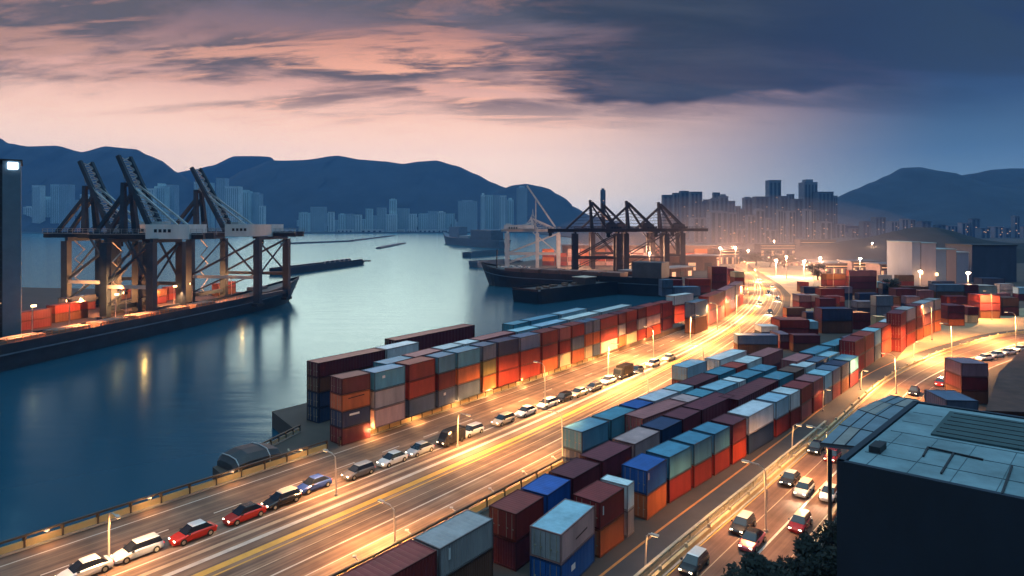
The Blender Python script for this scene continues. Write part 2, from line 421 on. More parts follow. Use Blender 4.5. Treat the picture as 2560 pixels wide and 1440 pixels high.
ribbon('side_road', 0, 10.5, .012, M_road2, grow=gw)
for o, w, m in ((.5, .16, M_yellow), (2.7, .10, M_cream), (5.1, .22, M_white), (7.6, .10, M_cream), (10.1, .18, M_white)):
    ribbon('side_road_line', o-w/2, o+w/2, .018, m, grow=gw)
M_lane = mat('dark_service_asphalt', (.045, .042, .045), .8, 0, .3, .3)
ribbon('service_lane', -4.0, -1.15, .008, M_lane)
ribbon('service_lane_edge_line', -3.95, -3.7, .014, mat('orange_edge_paint', (.50, .20, .05), .6, 0, .3, .6))
# aprons coloured pale and golden, lamp light put into the paving
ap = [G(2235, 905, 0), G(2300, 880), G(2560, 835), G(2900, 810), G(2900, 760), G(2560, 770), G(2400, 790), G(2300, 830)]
tag(MB().prism([(p.x, p.y) for p in ap], -.5, .004).build('yard_apron', mat('lamp_toned_paving', (.36, .26, .15), .8, 0, .35, .1)), kind='structure')
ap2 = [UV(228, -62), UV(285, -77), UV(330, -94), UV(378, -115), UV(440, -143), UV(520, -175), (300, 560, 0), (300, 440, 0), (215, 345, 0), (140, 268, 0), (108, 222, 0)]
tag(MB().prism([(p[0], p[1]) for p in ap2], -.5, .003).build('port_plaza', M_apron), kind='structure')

# ------------------------------------------------------------------ barriers along the roads
def barrier(name, label, pts, h, panel_m, post_m, rail=True, step=3.0, thick=.16, group='parapets and rails along the roads', lamps=None):
    root = thing(name, label, 'barrier', pts[0], group=group)
    o = V(pts[0]); P = [V(p)-o for p in pts]
    pm, rm, bm_ = MB(), MB(), MB(); acc = 0; nposts = 0
    for i in range(len(P)-1):
        a, b = P[i], P[i+1]; up = V((0, 0, 1))
        pm.bar(a+up*(h*.42), b+up*(h*.42), thick, h*.48)
        bm_.bar(a+up*(h*.07), b+up*(h*.07), thick*2.4, h*.14)
        if rail: rm.bar(a+up*h, b+up*h, thick*1.7, h*.14)
        d = (b-a).length
        while acc < d and nposts < 98:
            p = a+(b-a)*(acc/d)
            MB().box(p.x-.12, p.x+.12, p.y-.12, p.y+.12, 0, h*1.03).build('post', post_m, root); nposts += 1; acc += step
        acc -= d
    if lamps:  # invented parapet lamps, added to brighten the road and panels
        sd_, every, pw, k0, k1 = lamps
        for i in range(k0, min(k1, len(P)-1), every):
            d = (P[i+1]-P[i]).normalized(); n = V((d.y, -d.x, 0))*sd_; c = P[i]+d*1.5
            lb = MB().bar(c+n*.12+V((0, 0, h*.95)), c+n*.75+V((0, 0, h*1.12)), .08).box(c.x+n.x*.8-.16, c.x+n.x*.8+.16, c.y+n.y*.8-.16, c.y+n.y*.8+.16, h*1.1, h*1.18).build('added_lamp_bracket', M_lampp, root)
            light('added_parapet_light', c+n*1.0+V((0, 0, h*1.05)), pw, WARM, .15, root)
    pm.build('panel', panel_m, root); bm_.build('kerb', M_conc, root)
    if rail: rm.build('rail', post_m, root)
    return root
def translucent(m, f, c):
    t, N, L = nt(m); b = N['Principled BSDF']; o = N['Material Output']
    tr = N.new('ShaderNodeBsdfTranslucent'); tr.inputs[0].default_value = (*c, 1)
    mx = N.new('ShaderNodeMixShader'); mx.inputs[0].default_value = f
    L.new(b.outputs[0], mx.inputs[1]); L.new(tr.outputs[0], mx.inputs[2]); L.new(mx.outputs[0], o.inputs[0])
translucent(M_parap, .65, (.95, .80, .45))  # yellow translucency added so the panels glow from the road side
M_post = mat('barrier_post_paint', (.05, .04, .03), .6, 0, .3, 1)
barrier('parapet', 'pale panelled parapet between the highway and the open water', [UV(u, hw(u, 0)-.6) for u in range(-12, 53, 3)], 1.25, M_parap, M_post, lamps=(1, 3, 260, 4, 60))
barrier('parapet', 'pale panelled parapet below the tall container wall beside the highway', [UV(u, hw(u, 0)-.55) for u in range(53, 150, 3)], 1.15, M_parap, M_post, step=2.2, lamps=(1, 3, 850, 1, 60))
barrier('parapet', 'yellow lit parapet between the highway and the container yard', [UV(u, hw(u, 1)+.6) for u in range(0, 72, 3)], 1.25, M_parap, M_post, lamps=(-1, 2, 900, 5, 60))
barrier('guard_rail', 'weathered guard rail between dark service lane and side road', [p+V((-.62, .5, 0)) for p in RC[0:34]], .8, M_rail, M_rail, step=4)
barrier('parapet', 'low cream parapet at the edge of the side road with cars', [p+V((.1, -.05, 0)) for p in RC[2:70]], .9, mat('cream_parapet', (.5, .38, .2), .8, 0, .4, .6), M_rail, step=5, rail=False, thick=.3)

# ------------------------------------------------------------------ shipping containers
CW, CH = 2.95, 2.5
COL = {'maroon': (.16, .030, .042), 'dark red': (.26, .032, .030), 'red': (.46, .055, .030), 'orange': (.62, .17, .06), 'teal': (.085, .28, .40), 'blue': (.02, .12, .42), 'navy': (.022, .045, .11),
       'white': (.74, .78, .78), 'pink': (.62, .38, .35), 'grey': (.40, .36, .36), 'olive': (.28, .23, .08), 'cream': (.78, .58, .36), 'mauve': (.24, .16, .21), 'slate': (.12, .17, .25),
       'pale blue': (.36, .58, .70), 'brown': (.16, .07, .045), 'black': (.03, .03, .04), 'rose': (.42, .14, .14)}
def make_container(doors):
    L_ = 6.0; w = CW/2
    root = thing('shipping_container', 'x', 'shipping container')
    b = MB()
    for s in (-1, 1):                       # corrugated long sides
        n = 22; zs = (.16, CH-.14)
        row = []
        for i in range(n*4+1):
            x = .14+(L_-.28)*i/(n*4); d = (0, .045, .045, 0)[i % 4]
            row.append((x, s*(w-.03-d)))
        for i in range(len(row)-1):
            (x0, y0), (x1, y1) = row[i], row[i+1]
            b.poly([(x0, y0, zs[0]), (x1, y1, zs[0]), (x1, y1, zs[1]), (x0, y0, zs[1])])
    for x in ((L_-.06,) if doors else (.06, L_-.06)):
        n = 10; row = []
        for i in range(n*4+1):
            y = -w+.1+(2*w-.2)*i/(n*4); row.append((x+(0, .04, .04, 0)[i % 4]*(-1 if x > 1 else 1), y))
        for i in range(len(row)-1):
            b.poly([(row[i][0], row[i][1], .16), (row[i+1][0], row[i+1][1], .16), (row[i+1][0], row[i+1][1], CH-.14), (row[i][0], row[i][1], CH-.14)])
    bo = b.build('body', M_cont, root); bo['painted'] = 1
    r = MB(); n = 12
    for i in range(n):                      # shallow pressed roof
        x0 = .05+(L_-.1)*i/n; x1 = .05+(L_-.1)*(i+1)/n; m_ = (x0+x1)/2
        for a, c, za, zc in ((x0, m_-.06, CH-.035, CH-.035), (m_-.06, m_, CH-.035, CH-.06), (m_, x1, CH-.06, CH-.035)):
            r.poly([(a, -w+.05, za), (c, -w+.05, zc), (c, w-.05, zc), (a, w-.05, za)])
    ro = r.build('roof', M_cont, root); ro['painted'] = 1
    f = MB()
    for x in (.07, L_-.07):
        for y in (-w+.07, w-.07):
            f.box(x-.07, x+.07, y-.07, y+.07, .0, CH)
    for y in (-w+.055, w-.055):
        f.box(.14, L_-.14, y-.05, y+.05, .02, .17); f.box(.14, L_-.14, y-.05, y+.05, CH-.13, CH-.012)
    for x in (.06, L_-.06):
        f.box(x-.05, x+.05, -w+.14, w-.14, .02, .17); f.box(x-.05, x+.05, -w+.14, w-.14, CH-.13, CH-.012)
    fo = f.build('frame', M_contd, root); fo['painted'] = 1
    if doors:
        for s in (-1, 1):
            y0, y1 = sorted((s*.02, s*(w-.15)))
            d = MB(); d.box(.03, .075, y0, y1, .18, CH-.14)
            for k in range(4): d.box(.012, .03, y0+.08, y1-.08, .28+k*.53, .36+k*.53)
            do = d.build('door', M_cont, root); do['painted'] = 1
            for q in (.35, .8):
                y = s*(q*(w-.17))
                lb = MB().tube([(-.02, y, .2), (-.02, y, CH-.16)], .025, 5).box(-.04, .03, y-.16, y+.03, 1.0, 1.06)
                lb.build('lock_bar', M_rail, do)
    index_kids(root); return root
PROTO_D = make_container(True); PROTO_N = make_container(False)
USED = set()
MASS = {'v': [], 'f': [], 'c': []}
MASSROWS = ('behind the lattice cranes', 'backmost dense yard row', 'dense far corner row', 'back dense yard row', 'dense row behind blue roofs')
BURIED = ('inner yard row', 'pink-fronted yard row', 'parapet-side yard row', 'mid-yard blue roof row', 'row behind that wall', 'quay edge row')
def to_mass(loc, rz, sc, c):
    M_ = Matrix.LocRotScale(V(loc), Matrix.Rotation(rz, 3, 'Z').to_quaternion(), V(sc))
    for ch in PROTO_N.children:
        k = .45 if ch.name.startswith('frame') else 1.
        n = len(MASS['v']); MASS['v'] += [tuple(M_ @ v.co) for v in ch.data.vertices]
        for p in ch.data.polygons:
            MASS['f'].append(tuple(n+i for i in p.vertices)); MASS['c'] += [(*(x*k for x in c), 1)]*len(p.vertices)
def container(loc, rz, L_, col, label, group, doors=False, h=CH, w=CW):
    p = PROTO_D if doors else PROTO_N
    c0 = COL[col]; j = random.uniform(.85, 1.15)
    c = tuple(min(.85, x*j*random.uniform(.95, 1.05)) for x in c0)
    if any(q in label for q in MASSROWS) or (any(q in label for q in BURIED) and 'top tier' not in label and 'front stack' not in label):
        to_mass(loc, rz, (L_/6, w/CW, h/CH), c); return None
    while label in USED: label = label.replace('shipping container', 'freight container') if 'freight' not in label else label+' side'
    USED.add(label)
    k = 'doors' if doors else 'plain'
    if k not in FIRST:
        FIRST[k] = 1; o = p; o.location = loc; o.rotation_euler = (0, 0, rz); o['label'] = label; o['group'] = group; o.scale = (L_/6, w/CW, h/CH)
        for ch in o.children:
            if ch.get('painted'): ch.color = (*c, 1)
        return o
    return dup(p, loc, rz, label, group, c, (L_/6, w/CW, h/CH))
FIRST = {}; WR_ = math.radians(-2)
TIER = {1: ['single'], 2: ['bottom', 'top'], 3: ['bottom', 'middle', 'top'], 4: ['bottom', 'second', 'third', 'top'], 5: ['bottom', 'second', 'middle', 'fourth', 'top']}
def run(row, spans, z, side, colors, base=0., th=None, tiers=2, start=0, doors=(0,)):
    """spans: pixel pairs along the right-hand top edge at height z; colors bottom -> top"""
    for i, ((a, b), cs) in enumerate(zip(spans, colors)):
        p, q = G(*a, z), G(*b, z); p.z = q.z = 0
        d = (q-p); Ln = d.length; d.normalize(); ang = math.atan2(d.y, d.x); nrm = V((-d.y, d.x, 0))
        cs = cs.split(',') if isinstance(cs, str) else cs
        n = len(cs); h = (z-base)/n
        for k, c in enumerate(cs):
            nm = TIER[n][k]
            lab = f'{c} shipping container, {nm} tier of the {ORD[i+start]} stack in the {row}'
            container(p+nrm*(side/2)+V((0, 0, base+k*h+.02)), ang, Ln-.12, c, lab, 'containers in the '+row, doors=(i in doors), h=h-.03, w=min(CW, side))
ZR = 5.0
# row C, along the service lane
Cp = [((1403, 1337), (1488, 1263)), ((1500, 1257), (1562, 1218)), ((1570, 1214), (1587, 1201)), ((1618, 1178), (1668, 1146)), ((1674, 1143), (1730, 1114)), ((1736, 1111), (1781, 1088)), ((1787, 1085), (1826, 1065)),
      ((1832, 1062), (1867, 1044)), ((1872, 1041), (1935, 1008)), ((1941, 1005), (1973, 988)), ((1977, 986), (2001, 974)), ((2004, 972), (2030, 957)), ((2034, 955), (2059, 941)), ((2062, 939), (2081, 928)),
      ((2083, 927), (2102, 916)), ((2104, 915), (2123, 904)), ((2126, 902), (2147, 889))]
Cc = ['blue,pink', 'orange,dark red', 'grey,white', 'orange,blue', 'dark red,teal', 'dark red,teal', 'dark red,teal', 'red,maroon', 'navy,white', 'dark red,pale blue', 'dark red,white', 'rose,dark red', 'maroon,rose',
      'slate,pale blue', 'rose,slate', 'brown,navy', 'maroon,teal']
run('service lane row', Cp, ZR, 2.95, Cc, doors=(0, 1, 3))
# row B
Bp = [((1099, 1372), (1235, 1295)), ((1290, 1285), (1361, 1240)), ((1369, 1238), (1428, 1198)), ((1433, 1196), (1502, 1157)), ((1506, 1153), (1581, 1114)), ((1587, 1110), (1651, 1077)), ((1655, 1075), (1706, 1050)),
      ((1708, 1048), (1753, 1026)), ((1755, 1025), (1838, 988)), ((1846, 1000), (1947, 950)), ((1949, 949), (1985, 933)), ((1988, 931), (2012, 920)), ((2015, 918), (2040, 907)), ((2043, 905), (2070, 893)), ((2072, 892), (2100, 880))]
Bc = ['brown,grey', 'maroon,dark red', 'blue,blue', 'dark red,maroon', 'dark red,maroon', 'slate,pink', 'blue,navy', 'maroon,maroon', 'navy,maroon', 'maroon,maroon', 'navy,teal', 'brown,brown', 'teal,white', 'teal,slate', 'white,pale blue']
run('inner yard row', Bp, ZR, 2.95, Bc, doors=(0, 1))
container(UV(27.5, -36.6, .02), DROT, 7.2, 'maroon', 'maroon shipping container cut off by the bottom edge, below the grey-topped one', 'containers in the inner yard row', h=2.5)
container(UV(27.5, -36.6, 2.53), DROT, 7.2, 'dark red', 'plum-red roofed shipping container in front of the grey-topped one by the parapet', 'containers in the inner yard row', h=2.47)
container(UV(43.2, -39.6, .02), DROT+1.57, 2.2, 'cream', 'small cream storage box on the ground between the grey and dark red stacks', 'loose boxes in the yard', h=2.2, w=2.4)
# row A2 and row A, along the highway
A2 = [((1608, 1047), (1718, 1006)), ((1720, 1005), (1752, 993)), ((1755, 992), (1788, 978)), ((1793, 976), (1846, 956)), ((1849, 955), (1866, 948)), ((1868, 946), (1909, 929)), ((1913, 928), (1943, 915))]
run('pink-fronted yard row', A2, ZR, 2.95, ['maroon,rose', 'mauve,pink', 'teal,teal', 'navy,pale blue', 'white,white', 'navy,teal', 'navy,teal'], doors=(0,))
A1 = [((1455, 1080), (1523, 1052)), ((1528, 1050), (1590, 1023)), ((1594, 1021), (1634, 1005)), ((1637, 1003), (1698, 979)), ((1701, 978), (1735, 964)), ((1738, 963), (1797, 938)), ((1800, 937), (1840, 921)), ((1842, 920), (1868, 909)),
      ((1870, 908), (1906, 893)), ((1908, 892), (1958, 872))]
run('parapet-side yard row', A1, ZR, 2.95, ['navy,teal', 'navy,teal', 'teal,blue', 'blue,white', 'brown,pale blue', 'maroon,maroon', 'brown,teal', 'brown,red', 'maroon,white', 'dark red,rose'], doors=(0,))
Zp = [((1718, 919), (1768, 902)), ((1800, 900), (1868, 876))]
run('short highway curve row', Zp, ZR, 3.0, ['maroon,pale blue', 'slate,white'], doors=(0, 1))
# wall of containers on the water side of the highway
Lp = [((855, 947), (928, 932)), ((937, 932), (1015, 914)), ((1023, 912), (1090, 895)), ((1097, 894), (1140, 883)), ((1145, 882), (1202, 868)), ((1208, 866), (1242, 857)), ((1247, 856), (1298, 845)),
      ((1302, 844), (1352, 833)), ((1356, 832), (1396, 822)), ((1400, 821), (1428, 815)), ((1431, 814), (1462, 806)), ((1464, 806), (1482, 801)), ((1484, 801), (1501, 797)), ((1502, 797), (1545, 786)), ((1548, 785), (1565, 780)),
      ((1567, 780), (1593, 773)), ((1596, 772), (1615, 767)), ((1617, 767), (1652, 758))]
Lc = ['maroon,navy,orange,maroon', 'pink,grey,teal', 'slate,red,dark red', 'slate,dark red,teal', 'slate,orange,teal', 'orange,olive,slate', 'red,red,navy', 'red,red,slate', 'orange,dark red,dark red', 'cream,dark red,rose', 'orange,slate,dark red',
      'cream,orange,slate', 'slate,orange,slate', 'pink,dark red,dark red', 'orange,grey,maroon', 'cream,maroon,dark red', 'red,grey,maroon', 'red,pink,dark red']
for i in range(len(Lp)):
    run('tall highway-side wall', [Lp[i]], 9.1, 3.0, [Lc[i]], base=0 if i == 0 else 1.2, start=i, doors=(0,) if i == 0 else ())
pl = MB().hexa([UV(63, -76.5, 0), UV(63, -73.2, 0), UV(186, -75.9, 0), UV(186, -79.2, 0), UV(63, -76.5, 1.18), UV(63, -73.2, 1.18), UV(186, -75.9, 1.18), UV(186, -79.2, 1.18)])
tag(pl.build('loading_plinth', mat('plinth_concrete', (.09, .06, .05), .9, 0, .4, .4)), 'dark low loading plinth carrying the tall container wall', 'plinth')
# rows behind it
Mp = [((968, 910), (1034, 893)), ((1038, 892), (1108, 874)), ((1110, 873), (1160, 861)), ((1164, 860), (1200, 851)), ((1203, 850), (1290, 830)), ((1294, 829), (1350, 817)), ((1354, 816), (1420, 800)), ((1424, 799), (1500, 781)), ((1504, 780), (1580, 762))]
run('row behind that wall', Mp, 8.6, 3.0, ['navy,slate,teal', 'maroon,red,rose', 'grey,white,white', 'maroon,maroon,white', 'rose,dark red,rose', 'navy,blue,pale blue', 'navy,teal,pale blue', 'teal,slate,white', 'mauve,slate,white'], doors=(0,))
Kp = [((797, 908), (966, 874)), ((968, 873), (1050, 855)), ((1285, 812), (1325, 803)), ((1328, 802), (1400, 787)), ((1404, 786), (1470, 771))]
run('quay edge row', Kp, 9.1, 3.2, ['navy,navy,brown,maroon', 'navy,maroon,white', 'navy,navy,teal', 'navy,slate,teal', 'slate,slate,pale blue'], doors=(0, 2))
run('outer waterside row', [((991, 851), (1189, 812))], 9.1, 3.2, ['navy,navy,maroon'], doors=(0,))
# ragged far end of the wall
Tp = [((1657, 758), (1682, 752)), ((1686, 740), (1735, 733)), ((1738, 757), (1770, 748)), ((1772, 742), (1812, 727)), ((1814, 726), (1838, 714)), ((1840, 713), (1858, 703))]
run('ragged wall end', Tp, 8.6, 3.0, ['maroon,dark red', 'dark red,dark red,white', 'brown,slate', 'rose,red', 'red,rose', 'dark red,rose'])
# ---- scattered yard stacks: face rectangle in the photo, colours bottom -> top
def yard(where, x0, x1, yt, yb, cs, rz=0., dep=3.0, group=None):
    cs = cs.split(','); Yd = F*CAMH/(yb-HY); Xa, Xb = (x0-1280)/F*Yd, (x1-1280)/F*Yd; h = (yb-yt)/F*Yd/len(cs)
    Ln = max(2.2, (Xb-Xa)/math.cos(rz))
    for k, c in enumerate(cs):
        lab = f'{c} shipping container, {TIER[len(cs)][k]} tier, {where}' if len(cs) > 1 else f'{c} shipping container {where}'
        container(V((Xa, Yd+dep/2, k*h+.02)), rz, Ln, c, lab, group or 'containers scattered over the far yard', h=h-.03, w=dep)
YD = [('in front of the lit sheds', 1999, 2028, 738, 772, 'maroon,mauve'), ('beside the mauve stack in the far yard', 2030, 2050, 738, 770, 'maroon,grey'), ('behind the pale lamp column', 2052, 2112, 722, 762, 'brown,dark red'),
      ('below the dim port offices', 2065, 2120, 685, 728, 'maroon,maroon,brown'), ('tallest stack before the port offices', 2124, 2190, 676, 738, 'brown,maroon,maroon,rose'), ('beside the tall brown stack', 2192, 2206, 704, 736, 'maroon,pale blue'),
      ('next to the small dark tree', 2206, 2222, 708, 738, 'navy,slate'), ('under the pale slab building', 2258, 2337, 716, 756, 'brown,brown'), ('under the slab building, facing the apron', 2340, 2411, 712, 764, 'maroon,brown,slate'),
      ('at the curve of the lit apron', 2413, 2446, 712, 764, 'orange,maroon,maroon'), ('beyond the lit apron', 2448, 2492, 714, 762, 'maroon,grey'), ('on the far corner of the yard', 2457, 2511, 696, 728, 'brown,navy'),
      ('in the middle of the far yard', 2190, 2234, 740, 792, 'slate,slate'), ('behind the round-topped blue stack', 2144, 2188, 754, 786, 'navy,slate'), ('tall pair with whitish roof in the yard', 2054, 2132, 772, 834, 'brown,navy'),
      ('with pale roof by the red stack', 2016, 2050, 781, 814, 'maroon,navy'), ('with whitish roof facing the highway curve', 1967, 2014, 770, 805, 'maroon,brown'), ('with rosy roof next to the highway curve', 1950, 2024, 800, 842, 'maroon,dark red'),
      ('with pale panel beside the rosy roof', 2026, 2045, 804, 842, 'maroon,pale blue'), ('low one in front of the rosy roof', 1950, 1978, 836, 874, 'maroon,mauve'), ('large dark stack behind the lane row', 1985, 2050, 838, 880, 'brown,maroon'),
      ('dark stack behind the blue roofs', 2134, 2176, 782, 824, 'maroon,maroon'), ('small one standing open in the yard', 2192, 2217, 792, 818, 'cream'), ('small one with whitish top by the rail', 2236, 2270, 792, 822, 'black,slate'),
      ('narrow one between highway and yard', 1903, 1946, 816, 846, 'navy,white'), ('wide one beneath the narrow white one', 1845, 1944, 838, 884, 'brown,slate'), ('pale end of the yard by the curve', 2084, 2112, 742, 768, 'maroon,rose'),
      ('isolated near the dark trees', 2000, 2022, 705, 730, 'brown,maroon'), ('tall stack hugging the apron edge', 2370, 2412, 764, 815, 'orange,maroon,maroon'), ('pale-fronted stack at the apron', 2420, 2446, 768, 808, 'cream,maroon'), ('dusky stack on the outer apron', 2452, 2500, 738, 796, 'brown,maroon,dark red'), ('last dusky stack near the picture edge', 2506, 2548, 744, 790, 'maroon,brown'), ('brown pair between slabs and lane row', 2240, 2290, 722, 770, 'brown,maroon'), ('rosy pair between slabs and lane row', 2294, 2336, 726, 768, 'maroon,rose')]
for a in YD: yard(*a, rz=random.uniform(-.06, .06), dep=random.choice((3.2, 4.5, 6)))
# the lane row carries on past the blue roofs
C2 = [((2152, 856), (2176, 843)), ((2178, 842), (2199, 831)), ((2201, 830), (2216, 822)), ((2218, 821), (2241, 809)), ((2243, 808), (2258, 800))]
run('curved lane row', C2, 6.6, 5.0, ['dark red,dark red', 'rose,red', 'slate,pale blue', 'red,red', 'maroon,white'], doors=(0,))
C3 = [((2268, 786), (2281, 777)), ((2283, 776), (2304, 768)), ((2307, 766), (2322, 762)), ((2324, 760), (2348, 752)), ((2350, 751), (2366, 747))]
run('lane row apron end', C3, 9.0, 5.5, ['dark red,dark red,maroon', 'red,dark red,grey', 'orange,maroon,maroon', 'orange,rose,grey', 'orange,orange,grey'], doors=(0,))
C4 = [((2000, 905), (2040, 888)), ((2044, 886), (2090, 868)), ((2094, 866), (2140, 850)), ((2144, 848), (2190, 832))]
run('mid-yard blue roof row', C4, 5.4, 4.0, ['maroon,rose', 'navy,teal', 'teal,teal', 'rose,mauve'], doors=(0,))
# fill the far yard densely: short rows parallel to the picture plane
DONE = [(F*CAMH/(a[4]-HY), (a[1]-1280)/F*F*CAMH/(a[4]-HY), (a[2]-1280)/F*F*CAMH/(a[4]-HY)) for a in YD]
ry = random.Random(5)
PAL = ['maroon', 'dark red', 'brown', 'slate', 'navy', 'maroon', 'rose', 'mauve', 'grey', 'dark red', 'pale blue', 'red']
for nm, yb, xa, xb, nt_ in (('backmost dense yard row', 733, 2035, 2350, 2), ('back dense yard row', 750, 2010, 2500, 2), ('middle dense yard row', 779, 2060, 2410, 2), ('fore dense yard row', 812, 2050, 2260, 2), ('dense row behind blue roofs', 842, 2060, 2150, 2), ('dense far corner row', 741, 2500, 2640, 3), ('dense apron row', 752, 2495, 2600, 2)):
    x = xa; cnt = 0; Yd = F*CAMH/(yb-HY)
    while x < xb and cnt < 24:
        w = ry.uniform(34, 58)*733/ (733+ (yb-733)*-1.2); X0, X1 = (x-1280)/F*Yd, (x+w-1280)/F*Yd
        if not any(abs(Yd-yy) < 7.5 and X0 < x1+.4 and X1 > x0-.4 for yy, x0, x1 in DONE):
            n = ry.choice((1, 2, 2, 3)) if nt_ > 1 else 1; cs = [ry.choice(PAL) for _ in range(n)]
            for k, c in enumerate(cs):
                container(V((X0, Yd+1.6, k*2.6+.02)), ry.uniform(-.04, .04), X1-X0-.3, c, f'{c} shipping container, {TIER[n][k]} tier of the {ORD[cnt]} stack in the {nm}', 'containers in the '+nm, h=2.57, w=3.1)
            DONE.append((Yd, X0, X1)); cnt += 1
        x += w+ry.choice((2, 3, 3, 14))
for i in range(13):
    X0 = 22+i*9.2; n = ry.choice((3, 4, 4)); cs = [ry.choice(('rose', 'dark red', 'maroon', 'red', 'orange', 'pink')) for _ in range(n)]
    for k, c in enumerate(cs):
        container(V((X0, 462-.05*i+2, k*3.0+.02)), WR_, 8.6, c, f'{c} shipping container, {TIER[n][k]} tier of the {ORD[i]} stack behind the lattice cranes', 'containers behind the lattice cranes', h=2.97, w=3.2)
# wharf side stacks behind the tall wall
for a in [('beside the long wharf shed', 1655, 1682, 700, 742, 'slate,slate'), ('below the curved wharf roof', 1683, 1706, 700, 736, 'maroon,dark red'), ('facing the wharf road', 1722, 1777, 698, 732, 'maroon,red'),
          ('dark one before the wharf road', 1684, 1752, 718, 740, 'slate'), ('tall stack at the wharf corner', 1779, 1817, 667, 724, 'maroon,maroon,maroon'), ('pale stack behind the wharf corner', 1819, 1835, 672, 716, 'rose,rose,rose'),
          ('tall stack where the highway bends', 1837, 1861, 680, 722, 'dark red,dark red,cream')]:
    yard(*a, rz=.04, dep=6, group='containers on the wharf')

me = bpy.data.meshes.new('container_stacks'); me.from_pydata(MASS['v'], [], MASS['f'])
at_ = me.color_attributes.new('paint', 'FLOAT_COLOR', 'CORNER')
for i, c in enumerate(MASS['c']): at_.data[i].color = c
mm = mat('stack_paint', (1, 1, 1), .5, 0, .35, .6)
_n = mm.node_tree.nodes; _a = _n.new('ShaderNodeVertexColor'); _a.layer_name = 'paint'
mm.node_tree.links.new(_a.outputs[0], [q for q in _n if q.type == 'MIX'][0].inputs[6]); me.materials.append(mm)
o = bpy.data.objects.new('container_stacks', me); C.objects.link(o); tag(o, kind='stuff')
for o in C.objects:
    if o.get('label') == 'pink shipping container, top tier of the front stack in the service lane row':
        o['label'] = 'pink shipping container with pale blue roof, top tier, front of the service lane row'
        for q in o.children:
            if q.name.startswith('roof'): q.color = (.34, .56, .66, 1)
            if q.name.startswith('door'): q.color = (.34, .36, .38, 1)
def mark(label, x, z, w, h, m, slope=0.):
    o = next((q for q in C.objects if q.get('label') == label), None)
    if o is None: return
    sx, sy, sz = o.scale
    y = -CW/2-.012
    x0, x1 = x/sx, (x+w)/sx
    MB().hexa([(x0, y, z), (x1, y, z+slope), (x1, y+.02, z+slope), (x0, y+.02, z), (x0, y, z+h), (x1, y, z+h+slope), (x1, y+.02, z+h+slope), (x0, y+.02, z+h)]).build('placard', m, o)
M_markw = mat('white_marking', (.8, .8, .78), .5, 0, .1, 2); M_markd = mat('rust_marking', (.10, .04, .03), .7, 0, .3, 2)
mark('orange shipping container, third tier of the front stack in the tall highway-side wall', 1.0, 1.75, 2.6, .16, M_markd, .1)
mark('navy shipping container, second tier of the front stack in the tall highway-side wall', 1.2, 1.7, 1.6, .3, M_markw)
mark('teal shipping container, top tier of the second stack in the tall highway-side wall', 1.4, 1.5, .5, .35, M_markw)
mark('slate shipping container, bottom tier of the fourth stack in the tall highway-side wall', 1.2, 1.6, .5, .4, M_markw)
mark('pink shipping container with pale blue roof, top tier, front of the service lane row', 2.6, 1.0, 2.2, .12, M_markd, .12)
mark('blue shipping container, bottom tier of the front stack in the service lane row', 1.8, 1.2, .7, .5, M_markw)
mark('grey shipping container, top tier of the front stack in the inner yard row', 1.0, 1.2, .22, .9, M_markw)
mark('dark red shipping container, top tier of the second stack in the service lane row', .5, 1.2, .16, .8, M_markw)
mark('blue shipping container, top tier of the fourth stack in the service lane row', .3, 1.5, .12, .7, M_markw)

# ------------------------------------------------------------------ street lamps
def lamp(label, loc, rz, h, power, arm=1.6, lean=.15, r=.3, spot=True, bulb=True):
    root = thing('street_lamp', label, 'street lamp', loc, rz, 'street lamps along the roads')
    MB().tube([(0, 0, 0), (lean*.3, 0, h*.6), (lean, 0, h*.93), (lean+arm*.35, 0, h*.99), (lean+arm, 0, h)], .09, 6, .06).build('pole', M_lampp, root)
    MB().tube([(0, 0, 0), (0, 0, .25)], .2, 8).build('base', M_conc, root)
    MB().box(lean+arm-.15, lean+arm+.55, -.14, .14, h-.06, h+.08).build('lamp_head', M_lampp, root)
    if bulb: MB().box(lean+arm-.1, lean+arm+.5, -.11, .11, h-.10, h-.065).build('lens', M_lampon, root)
    if power:
        if spot: light('lamp_light', (lean+arm+.2, 0, h-.2), power, WARM, r, root, 'SPOT', target=(lean+arm+.2, 0, 0), spot=168, blend=.5)
        else: light('lamp_light', (lean+arm+.2, 0, h-.2), power, WARM, r, root)
    return root
across = math.atan2(RV.y, RV.x)
WH = ['next to the white car leading the lane', 'between the blue car and the grey car', 'beside the small dark van', 'beside the close pair of white cars', 'before the middle of the tall container wall', 'beyond the dark estate cars',
      'under the slate and cream containers', 'under the red containers of the tall wall', 'before the ragged end of the wall', 'at the start of the highway bend', 'in the middle of the highway bend', 'past the highway bend', 'far along the bright highway', 'last on the bright highway']
for i, (u, f, p) in enumerate([(22, .30, 4500), (43, .46, 7000), (62.8, .455, 10000), (84, .455, 27000), (106, .455, 50000), (128, .455, 58000), (152, .455, 64000), (178, .455, 64000), (206, .455, 60000), (236, .455, 48000), (268, .46, 56000), (305, .46, 60000), (345, .46, 70000), (400, .46, 80000)]):
    lamp('street lamp with curved arm on the highway, '+WH[i], UV(u, hw(u, f)), across+(math.pi if i % 2 else 0), 4.6 if i < 3 else 7.5, p, r=.35)
lamp('slim curved street lamp behind the yellow parapet above the grey container', UV(38.8, hw(38.8, 1)+.1), across+math.pi, 4.3, 8000)
for i, u in enumerate((66, 92, 120, 150)):
    lamp('street lamp on yard edge, '+['where the parapet meets the blue stacks', 'behind the white-roofed yard containers', 'behind the short row under the curve', 'by the narrow white container'][i], UV(u, hw(u, 1)+.3), across+math.pi, 6.5, 9000)
